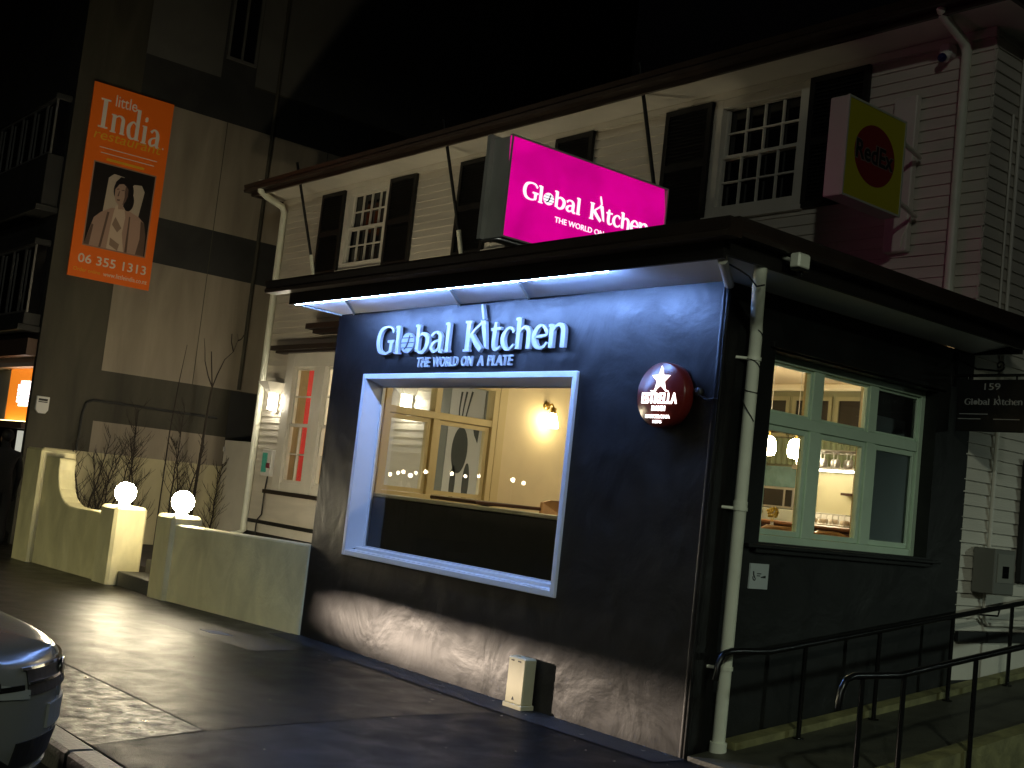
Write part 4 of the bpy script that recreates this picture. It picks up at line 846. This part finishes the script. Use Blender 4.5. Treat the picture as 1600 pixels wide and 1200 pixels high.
serif(w, [[(.92, base + xh, T2), (.92, base, T2)], [(.87, base + xh - .01, t2 * .8), (.92, base + xh - .01, t2 * .8)], [(.87, base + .01, t2 * .8), (.97, base + .01, t2 * .8)], [(.915, base + .40, .06), (.925, base + .40, .06), (.935, base + .45, .03)]])
base -= .02
serif(w, [[(1.03, base + xh * .8, T2 * .8), (1.08, base + xh * .98, t2), (1.13, base + xh * .88, T2 * .8), (1.15, base + xh * .6, T2), (1.15, base + .03, T2 * .9), (1.19, base + .012, t2)], [(1.15, base + xh * .58, t2), (1.06, base + xh * .48, t2), (1.025, base + xh * .25, T2 * .85), (1.06, base + .02, t2 * 1.3), (1.15, base + xh * .25, t2)], [(1.255, base + .02, .03), (1.275, base + .02, .03)]])
text(w, 'little', BT, .38, zt(.098), .36, .19, .001, .003); text(w, '06 355 1313', BT, .13, zt(.925), 1.14, .15, .001, .003, bold=.01); text(w, 'www.littleindia.co.nz', BT, .57, zt(.972), .74, .075, .001, .003)
for v, a, b in ((.325, .22, 1.2), (.352, .25, 1.16)): fbox(w, BT, a, b, zt(v), zt(v) + .012, .001, .002)
w.build('banner_lettering', cr, bn, fix=False)
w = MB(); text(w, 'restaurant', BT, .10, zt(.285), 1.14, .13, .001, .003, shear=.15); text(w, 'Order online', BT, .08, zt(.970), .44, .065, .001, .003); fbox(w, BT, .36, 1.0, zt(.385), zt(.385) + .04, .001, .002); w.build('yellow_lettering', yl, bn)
PH = lambda a, b, d: (NX + .04 + d, .16 + 1.36 * (.135 + .75 * a), 4.31 + (zt(.405 + .425 * b)))
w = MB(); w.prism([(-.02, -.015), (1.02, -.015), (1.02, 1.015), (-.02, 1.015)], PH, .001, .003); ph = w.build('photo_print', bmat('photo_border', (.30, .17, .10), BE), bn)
def pp(name, col, polys, d):
    w = MB()
    for k, p in enumerate(polys): w.prism(p, PH, d, d + .002 + .0003 * k)
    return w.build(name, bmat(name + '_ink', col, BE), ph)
el = lambda cx, cy, rx, ry, n=28, a0=0, a1=2 * math.pi: [(cx + rx * math.cos(a0 + (a1 - a0) * i / n), cy + ry * math.sin(a0 + (a1 - a0) * i / n)) for i in range(n)]
pp('photo_background', (.012, .009, .007), [[(0, 0), (1, 0), (1, 1), (0, 1)]], .003)
pp('photo_arches', (.42, .33, .22), [[(.22, .70), (.25, .15), (.33, .09), (.50, .10), (.54, .25), (.54, .7)], [(.62, .6), (.63, .2), (.68, .16), (.80, .15), (.86, .22), (.80, .6)]], .0055)
pp('photo_jacket', (.36, .22, .145), [[(.0, 1), (.04, .86), (.10, .66), (.20, .58), (.36, .50), (.60, .48), (.82, .54), (.92, .60), (.97, .75), (.98, 1)]], .008)
pp('photo_jacket_shade', (.12, .07, .045), [[(.86, .58), (.92, .60), (.97, .75), (.98, 1), (.84, 1), (.88, .8)], [(.02, .93), (.08, .74), (.11, .75), (.08, 1), (.0, 1)], [(.30, .56), (.335, .56), (.30, .8), (.27, 1), (.235, 1)], [(.66, .56), (.68, .56), (.70, 1), (.66, 1)]], .0105)
pp('photo_scarf', (.52, .38, .25), [[(.42, .46), (.56, .46), (.60, .58), (.58, .78), (.64, 1), (.36, 1), (.38, .72), (.40, .56)]], .0108)
pp('photo_scarf_shade', (.25, .16, .10), [[(.44, .60), (.56, .72), (.50, .78), (.40, .70)], [(.40, .86), (.56, .92), (.54, 1), (.40, .95)]], .0135)
pp('photo_hair', (.010, .007, .006), [el(.515, .27, .165, .16), el(.615, .38, .09, .12)], .0138)
pp('photo_face', (.36, .23, .15), [[(.39, .20), (.46, .15), (.54, .16), (.58, .22), (.59, .30), (.57, .38), (.53, .44), (.56, .49), (.46, .50), (.46, .45), (.41, .42), (.38, .36), (.375, .28)]], .0165)
pp('photo_fringe', (.010, .007, .006), [[(.36, .28), (.37, .18), (.44, .11), (.56, .11), (.63, .18), (.66, .32), (.62, .40), (.585, .30), (.56, .215), (.50, .185), (.43, .20), (.395, .245)]], .0178)
pp('photo_face_shade', (.13, .075, .05), [[(.54, .20), (.585, .24), (.59, .32), (.56, .40), (.52, .44), (.54, .34), (.53, .27)], [(.395, .262), (.435, .25), (.44, .262), (.40, .272)], [(.475, .262), (.52, .252), (.525, .265), (.48, .272)], [(.42, .385), (.475, .38), (.465, .40), (.43, .402)], [(.44, .28), (.452, .28), (.445, .345), (.42, .348)]], .019)
t = thing('wall_alarm_box', 'small white alarm box at the front corner of the neighbour\'s side wall', 'alarm box', (NX, .06, 2.2))
w = MB(); w.prism([(-.03, 2.33), (.17, 2.33), (.17, 2.12), (.13, 2.06), (.02, 2.06), (-.03, 2.12)], NS, .0, .06); w.build('alarm_case', M['white'], t, bevel=.01)
w = MB(); fbox(w, NS, .0, .14, 2.26, 2.295, .06, .062); fbox(w, NS, .0, .14, 2.235, 2.25, .06, .0623); w.build('alarm_stripe', M['darkint'], t)
os_ = thing('shop_sign', 'lit orange shop sign with a white glowing panel, recessed in the neighbour\'s shopfront', 'sign', (-15.5, .3, 2.3))
w = MB(); w.box(-16.05, NX - .13, .15, .25, 1.905, 2.795); w.build('sign_panel', mat('orange_lit_panel', (.75, .25, .02), .5, emit=(1.0, .27, .02), estr=.75), os_)
w = MB(); r = random.Random(5)
OF = FN_FRONT(.15)
for row in range(7):
    z = 2.17 + row * .062; x = -15.52 + (.0 if 0 < row < 6 else .12)
    while x < -14.72:
        ln = r.uniform(.02, .05); fbox(w, OF, x, x + ln, z, z + r.uniform(.042, .056), .0, .012); x += ln + .022
w.build('glowing_panel', emis('white_glow', (1, .97, 1), 2.6), os_)
w = MB(); w.box(-17.2, -16.06, .16, .24, 1.905, 2.79); w.build('pale_side_panel', M['greyboard'], os_)
w = MB(); w.box(-16.0, NX - .14, .02, .10, 1.905, 1.92); w.build('up_light', emis('warm_up_light', (1, .75, .3), 7), os_)
nt_ = thing('notice_panel', 'white lit notice panel beside the neighbour\'s shop door', 'notice', (-14.4, .3, 1.5))
w = MB(); w.box(-14.86, -14.46, .03, .05, 1.20, 1.76); w.build('notice_sheet', mat('lit_notice', (.75, .75, .68), .5, emit=(.9, .9, .75), estr=.5), nt_)
w = MB(); w.box(-14.60, -14.50, .018, .029, 1.30, 1.38); w.build('notice_mark', M['black'], nt_)

# ================================================================ BARE SHRUBS
def shrub(label, x, y, h, seed, stems=1, spread=.08, dens=1.):
    r = random.Random(seed); t = thing('bare_shrub', label, 'shrub', (x, y, .1), group='bare shrubs along the neighbour\'s wall')
    tr, tw = MB(), MB()
    for s in range(stems):
        lean = Vector((r.uniform(-.03, .03), r.uniform(-spread, spread), 0)); p = Vector((x + r.uniform(-.03, .03), y + r.uniform(-.06, .06) * stems, .08)); pts = [p.copy()]; n = 12
        for k in range(n):
            p = p + Vector((lean.x + r.uniform(-.018, .018), lean.y + r.uniform(-.022, .022), h / n * (1 if s == 0 else r.uniform(.75, 1.0)))); pts.append(p.copy())
        tr.tube(pts, [.017 * (1 - .85 * i / n) + .003 for i in range(n + 1)], 6)
        for k in range(2, n):
            for q in range(int(2 * dens) + (r.random() < .6)):
                a = r.uniform(0, 6.28); L = h * r.uniform(.14, .30) * (1.1 - .6 * k / n); b = pts[k].lerp(pts[k + 1 if k < n else k], r.random())
                d = Vector((.5 * math.cos(a), math.sin(a), r.uniform(.7, 1.2))).normalized(); e = [b]; rr = d.copy()
                for j in range(4): rr = (rr + Vector((r.uniform(-.12, .12), r.uniform(-.15, .15), .10))).normalized(); e.append(e[-1] + rr * L / 4)
                tw.tube(e, [.0055, .0045, .0038, .003, .002], 4, False)
                for j in (1, 2, 3):
                    if r.random() < .75:
                        d2 = (rr + Vector((r.uniform(-.5, .5), r.uniform(-.9, .9), r.uniform(-.1, .5)))).normalized(); tw.tube([e[j], e[j] + d2 * L * .22, e[j] + d2 * L * .4 + Vector((0, 0, .02))], [.0034, .0027, .0018], 4, False)
    tr.build('trunk', M['twig'], t); tw.build('twigs', M['twig'], t)
shrub('clump of bare stems leaning right behind the sweep of the boundary wall', -13.3, .78, 1.75, 1, 4, .055)
shrub('bare shrub leaning between the stem clump and the left globe lamp', -13.4, 1.12, 1.65, 2, 2, .03)
shrub('tall thin bare shrub straight above the left globe lamp', -13.5, 1.50, 2.25, 3, 1, .02)
shrub('bushy bare shrub just right of the left globe lamp', -13.35, 1.72, 1.75, 4, 1, .03, 1.5)
shrub('tallest bare shrub with a long straight stem between the two globe lamps', -13.45, 2.05, 2.3, 5, 1, .015)
shrub('spreading bare shrub behind the left side of the right globe lamp', -13.3, 2.22, 1.75, 6, 1, .03, 1.5)
shrub('bare shrub directly above the right globe lamp', -13.5, 2.50, 1.8, 7, 1, .02, 1.2)
shrub('rightmost bare shrub, beside the white side gate', -13.35, 2.86, 1.5, 8, 1, .02, 1.6)
t = thing('bare_tree', 'slender bare tree whose forked top crosses the pale upper panel of the neighbour\'s wall', 'tree', (-13.6, 2.7, .1))
w = MB(); w.tube([(-13.6, 2.62, .1), (-13.62, 2.66, 1.2), (-13.6, 2.68, 2.3), (-13.58, 2.70, 2.85)], [.03, .026, .02, .017], 7); w.build('trunk', M['twig'], t)
w = MB(); B0 = Vector((-13.58, 2.70, 2.85))
for e in ([(0, -.10, .18), (.02, -.20, .42), (.0, -.22, .62), (0, -.26, .80)], [(0, .06, .22), (0, .16, .50), (0, .30, .66), (0, .36, .88), (0, .33, .98)], [(0, -.06, .35), (0, -.1, .6)], [(0, .36, .86), (.0, .42, .90), (0, .46, .98)], [(0, .30, .66), (0, .24, .82), (0, .23, .96)]):
    w.tube(([B0] if e[0][2] < .5 else []) + [B0 + Vector(q) for q in e], [.012 - .002 * k for k in range(len(e) + (1 if e[0][2] < .5 else 0))], 6)
w.tube([(-13.7, 2.1, .1), (-13.72, 2.12, 2.0), (-13.7, 2.16, 2.9), (-13.68, 2.2, 3.5)], [.012, .010, .007, .004], 6); w.build('branches', M['twig'], t)

# ================================================================ CAR nosed in to the kerb
ch = math.radians(62); cl = (-.40, -4.03, -.14)
car = thing('parked_car', 'silver-grey hatchback nosed in to the kerb, only its front corner showing', 'car', cl, ch)
xn = lambda y: -.42 * (abs(y) / .83) ** 2.1
wy = lambda x: min(.86, .83 * (max(1e-5, -x) / .42) ** .476) if x > -.45 else .86
st_ = [-.004, -.03, -.08, -.16, -.27, -.42, -.65, -1.0, -1.3, -2.2, -3.2, -3.8, -4.1, -4.2]
V, F, n = [], [], 0
bz = lambda z: -.13 * max(0, (z - .60) / .28) ** 2 - .07 * max(0, (.46 - z) / .26) ** 2
def sec(x):
    wd = wy(x) if x > -3.9 else .86 - .5 * ((-3.9 - x) / .3) ** 2 * .3
    zt_ = .775 + .20 * min(1, (-x / 1.2)) ** .75 if x > -1.3 else .975
    h = [(0, .22), (wd * .9, .225), (wd * .985, .34), (wd, .48), (wd, .60), (wd * .985, zt_ - .075), (wd * .90, zt_ - .03), (wd * .6, zt_ - .003), (0, zt_ + .012)]
    P = [Vector(q) for q in h]; Q = []
    for i in range(len(P) - 1):
        p0, p1, p2, p3 = P[max(i - 1, 0)], P[i], P[i + 1], P[min(i + 2, len(P) - 1)]
        for k in range(4): t = k / 4; Q.append(.5 * ((2 * p1) + (p2 - p0) * t + (2 * p0 - 5 * p1 + 4 * p2 - p3) * t * t + (3 * p1 - p0 - 3 * p2 + p3) * t ** 3))
    Q.append(P[-1]); fade = max(0, 1 + x / .9)
    full = [(x + bz(q.y) * fade, -max(0, q.x), q.y) for q in Q]
    return full + [(X_, -Y_, Z_) for X_, Y_, Z_ in reversed(full[1:-1])]
st_ = [-.0008, -.004, -.012, -.028, -.05, -.08, -.12, -.17, -.22, -.27, -.31, -.345, -.39, -.43, -.55, -.75, -1.0, -1.3, -2.2, -3.2, -3.8, -4.0, -4.1, -4.2]
S = [sec(x) for x in st_]; n = len(S[0])
for q in S: V += q
F = [(i * n + k, i * n + (k + 1) % n, (i + 1) * n + (k + 1) % n, (i + 1) * n + k) for i in range(len(S) - 1) for k in range(n)] + [tuple(range(n)), tuple(range((len(S) - 1) * n, len(S) * n))]
w = MB(); w.add(V, F, True); body = w.build('body', M['carpaint'], car, local=True)
w = MB(); G = [(-1.05, .96, .74), (-1.95, 1.44, .60), (-2.6, 1.49, .60), (-3.4, 1.42, .58), (-4.0, 1.0, .70)]
for i in range(len(G) - 1):
    (x0, z0, y0), (x1, z1, y1) = G[i], G[i + 1]; w.add([(x0, -y0, z0), (x0, y0, z0), (x1, y1, z1), (x1, -y1, z1)], [(0, 1, 2, 3)])
for s in (-1, 1): w.add([(-1.05, s * .74, .95), (-1.95, s * .60, 1.44), (-2.6, s * .60, 1.49), (-3.4, s * .58, 1.42), (-4.0, s * .70, 1.0), (-2.6, s * .8, .95)], [(0, 1, 2, 3, 4, 5)])
w.build('windows', M['darkglass'], car, local=True)
w = MB(); w.add([(-1.93, -.61, 1.45), (-1.93, .61, 1.45), (-2.6, .62, 1.505), (-2.6, -.62, 1.505), (-3.35, .59, 1.44), (-3.35, -.59, 1.44)], [(0, 1, 2, 3), (3, 2, 4, 5)]); w.build('roof', M['carpaint'], car, local=True)
def face_strip(y0, y1, za, zb, off, n=14, za1=None, zb1=None):
    w = MB(); V = []
    for i in range(n + 1):
        f = i / n; y = y0 + (y1 - y0) * f; a = za + ((za1 if za1 is not None else za) - za) * f; b = zb + ((zb1 if zb1 is not None else zb) - zb) * f
        x = xn(y) if abs(y) < .83 else -.42 - (abs(y) - .83) * 6; yy = max(-.862, min(.862, y)); sl = Vector((1, .0)); g = 2.1 * .42 / .83 * (abs(y) / .83) ** 1.1 * (1 if y > 0 else -1); nn = Vector((1, g)).normalized()
        for z in (a, b): V.append((x + bz(z) * max(0, 1 + x / .9) + nn.x * off, yy + nn.y * off, z))
        for z in (a, b): V.append((x + bz(z) * max(0, 1 + x / .9) - nn.x * .04, yy - nn.y * .04, z))
    F = []
    for i in range(n):
        o = i * 4; F += [(o, o + 4, o + 5, o + 1), (o + 1, o + 5, o + 7, o + 3), (o + 2, o + 6, o + 4, o)]
    F += [(0, 1, 3, 2), (n * 4, n * 4 + 2, n * 4 + 3, n * 4 + 1)]
    return w.add(V, F)
face_strip(-.37, .37, .615, .725, .008).build('grille', M['black'], car, local=True)
gs = face_strip(-.37, .37, .665, .677, .013); gs.build('grille_bar', M['chrome'], car, local=True); face_strip(-.40, .40, .728, .740, .012).build('grille_trim', M['chrome'], car, local=True)
for s in (-1, 1):
    hd_ = face_strip(s * .36, s * .862, .60, .64, .008, 18, .655, .765).build('headlight', M['headglass'], car, local=True)
    w = MB()
    for yl, rl in ((.56, .030), (.68, .040)):
        g = 2.1 * .42 / .83 * (yl / .83) ** 1.1; nn = Vector((1, s * g, 0)).normalized(); c = Vector((xn(yl) + bz(.675) * .8, s * yl, .672 + (yl - .56) * .12)) + nn * .008
        w.lathe([(0, .004), (rl * .55, .006), (rl * .6, .001), (rl * .85, .001), (rl, .007), (rl * 1.1, 0)], c, 18, nn)
    w.build('lamp_bowl', M['chrome'], hd_, local=True)
    face_strip(s * .40, s * .84, .645, .668, .0095, 16, .652, .675).build('lamp_divider', M['blackgloss'], hd_, local=True)
    face_strip(s * .40, s * .74, .28, .31, .006, 10, .36, .50).build('fog_recess', M['black'], car, local=True)
face_strip(-.40, .40, .29, .41, .006).build('lower_intake', M['black'], car, local=True)
face_strip(-.74, .74, .20, .25, .012, 24).build('front_lip', mat('silver_lip', (.35, .36, .37), .3, metal=.6), car, local=True)
face_strip(-.18, .18, .44, .55, .012, 4).build('number_plate', mat('plate', (.24, .25, .25), .4), car, local=True)
w = MB(); w.lathe([(0, 0), (.05, 0), (.055, .01), (.04, .018), (0, .018)], (-.012, 0, .685), 20, (1, 0, 0)); w.build('emblem', M['chrome'], car, local=True)
for x in (-.92, -3.45):
    for s in (-1, 1):
        w = MB(); w.lathe([(0, -.0), (.20, .0), (.29, .0), (.315, .02), (.32, .10), (.30, .2), (0, .2)], (x, s * .875, .32), 28, (0, -s, 0)); wh = w.build('wheel', M['rubber'], car, local=True)
        w = MB(); w.lathe([(0, -.012), (.17, -.006), (.195, -.012), (.2, .01)], (x, s * .875, .32), 24, (0, -s, 0)); w.build('rim', M['steel'], wh, local=True)

# slit plates added out of view to trim the other car's low beam
hl = thing('beam_plates', 'unseen slit plates added to shape the low beam that lights the wall foot', 'beam_plates', (-10.6, -5.4, .6), math.atan2(5.0, 8.4))
w = MB(); w.box(.38, .40, -.5, .5, .6 - .0225 * .39 - .6, .16); w.box(.38, .40, -.5, .5, -.16, .6 - .060 * .39 - .6); w.box(.09, .10, .0165, .5, -.16, .16); w.box(-.12, .38, -.5, -.48, -.16, .16); w.box(-.12, .36, .48, .5, -.16, .16); w.box(-.12, .40, -.5, .5, .161, .17); w.build('lamp_shade', M['black'], hl, local=True)  # plates added to cut the beam at its top, foot and left edge
w = MB(); w.lathe([(0, 0), (.10, .02), (.14, .08)], (-.11, 0, 0), 20, (1, 0, 0)); w.build('reflector', M['chrome'], hl, local=True)

# ================================================================ PERSON in the shop doorway
pr = thing('person', 'person in dark clothes standing by the neighbour\'s shop door at far left', 'person', (-13.15, -.62, 0))
def person(o):
    pts, ed, rad = [], [], []
    def P(p, r, parent=None):
        pts.append((p[0] + o.location.x, p[1] + o.location.y, p[2])); rad.append(r)
        if parent is not None: ed.append((parent, len(pts) - 1))
        return len(pts) - 1
    pel = P((0, 0, .93), .135); sp = P((.0, 0, 1.12), .125, pel); chs = P((.0, 0, 1.32), .14, sp); nk = P((0, 0, 1.46), .06, chs); hd_ = P((-.01, -.01, 1.55), .075, nk); hd2 = P((-.01, -.015, 1.64), .085, hd_); tp = P((0, 0, 1.71), .055, hd2)
    P((-.095, -.02, 1.60), .014, hd2)
    for s in (-1, 1):
        hp = P((.0, s * .095, .86), .105, pel); kn = P((-.02, s * .11, .49), .065, hp); an = P((.02, s * .11, .10), .045, kn); tt = P((-.14, s * .125, .045), .038, an)
        shd = P((0, s * .19, 1.38), .07, chs); el_ = P((.03, s * .24, 1.10), .048, shd); wr = P((-.05, s * .23, .87), .032, el_); pm = P((-.07, s * .225, .80), .034, wr)
        for k, (dy, L) in enumerate(((-.027, .068), (-.009, .080), (.009, .075), (.027, .058))):
            a = P((-.085, s * .225 + dy, .765), .0095, pm); b = P((-.09, s * .225 + dy, .765 - L * .55), .0088, a); P((-.082, s * .225 + dy, .765 - L), .0075, b)
        a = P((-.105, s * .20, .79), .011, pm); P((-.125, s * .19, .755), .009, a)
    me = bpy.data.meshes.new('body'); me.from_pydata(pts, ed, []); ob = bpy.data.objects.new('body', me); COL.objects.link(ob)
    md = ob.modifiers.new('skin', 'SKIN'); md.use_smooth_shade = True
    for i, v in enumerate(me.skin_vertices[0].data): v.radius = (rad[i], rad[i]); v.use_root = (i == 0)
    sb = ob.modifiers.new('sub', 'SUBSURF'); sb.levels = 1; sb.render_levels = 2
    me.materials.append(M['clothes']); ob.parent = o; ob.location = -o.location
    w = MB(); c = o.location; w.ball((c.x + .012, c.y - .0, 1.655), .098, 18, 12, (1, .92, 1.0)); w.build('hair', M['hair'], o)
    w = MB(); w.ball((c.x - .055, c.y - .02, 1.60), .068, 16, 12, (.7, .85, 1.15)); w.ball((c.x - .108, c.y - .02, 1.595), .014, 8, 6)
    w.build('face', M['skin'], o)
    w = MB()
    for s in (-1, 1): w.ball((c.x - .098, c.y - .02 + s * .028, 1.617), .009, 8, 6)
    w.build('eyes', M['black'], o)
person(pr)

# ================================================================ LIT LAMPS down the street, seen mirrored in the front window
LP = [(-42.38, -25.34, 1.94), (-52.02, -32.31, 2.14), (-46.84, -29.13, 2.19), (-36.67, -22.57, 1.95), (-55.34, -35.87, 2.3), (-39.42, -25.28, 2.22), (-42.47, -29.03, 2.32), (-46.72, -33.11, 2.34), (-50.1, -36.66, 2.48), (-34.69, -26.54, 2.25), (-40.43, -31.98, 2.25)]
lm_ = emis('distant_lamp_glow', (1, .86, .62), 40)
for i, p in enumerate(LP):
    t = thing('street_lamp', 'distant lit street lamp seen only as a reflection in the front window', 'street lamp', (p[0], p[1], -.14), group='lit lamps down the street')
    w = MB(); w.tube([(p[0], p[1], -.14), (p[0], p[1], p[2] - .1)], .05, 8); w.build('pole', M['charcoal'], t)
    w = MB(); w.ball(p, .10, 14, 9); w.build('lamp_head', lm_, t)

lt = MB(); r = random.Random(11)
for k in range(46):
    x, y, q = r.uniform(-5, 1.2), r.uniform(-3.3, -.15), r.uniform(0, 6.28)
    if r.random() < .5: y = r.uniform(-.7, -.1)
    a = r.uniform(.006, .016); lt.add([(x + a * math.cos(q + j * 1.57) * (1.6 if j % 2 else .8), y + a * math.sin(q + j * 1.57) * (1.6 if j % 2 else .8), .006 + .004 * (j % 2)) for j in range(4)], [(0, 1, 2, 3)])
o = lt.build('litter', mat('dry_leaf_bits', (.30, .27, .20), .7)); o['kind'] = 'stuff'
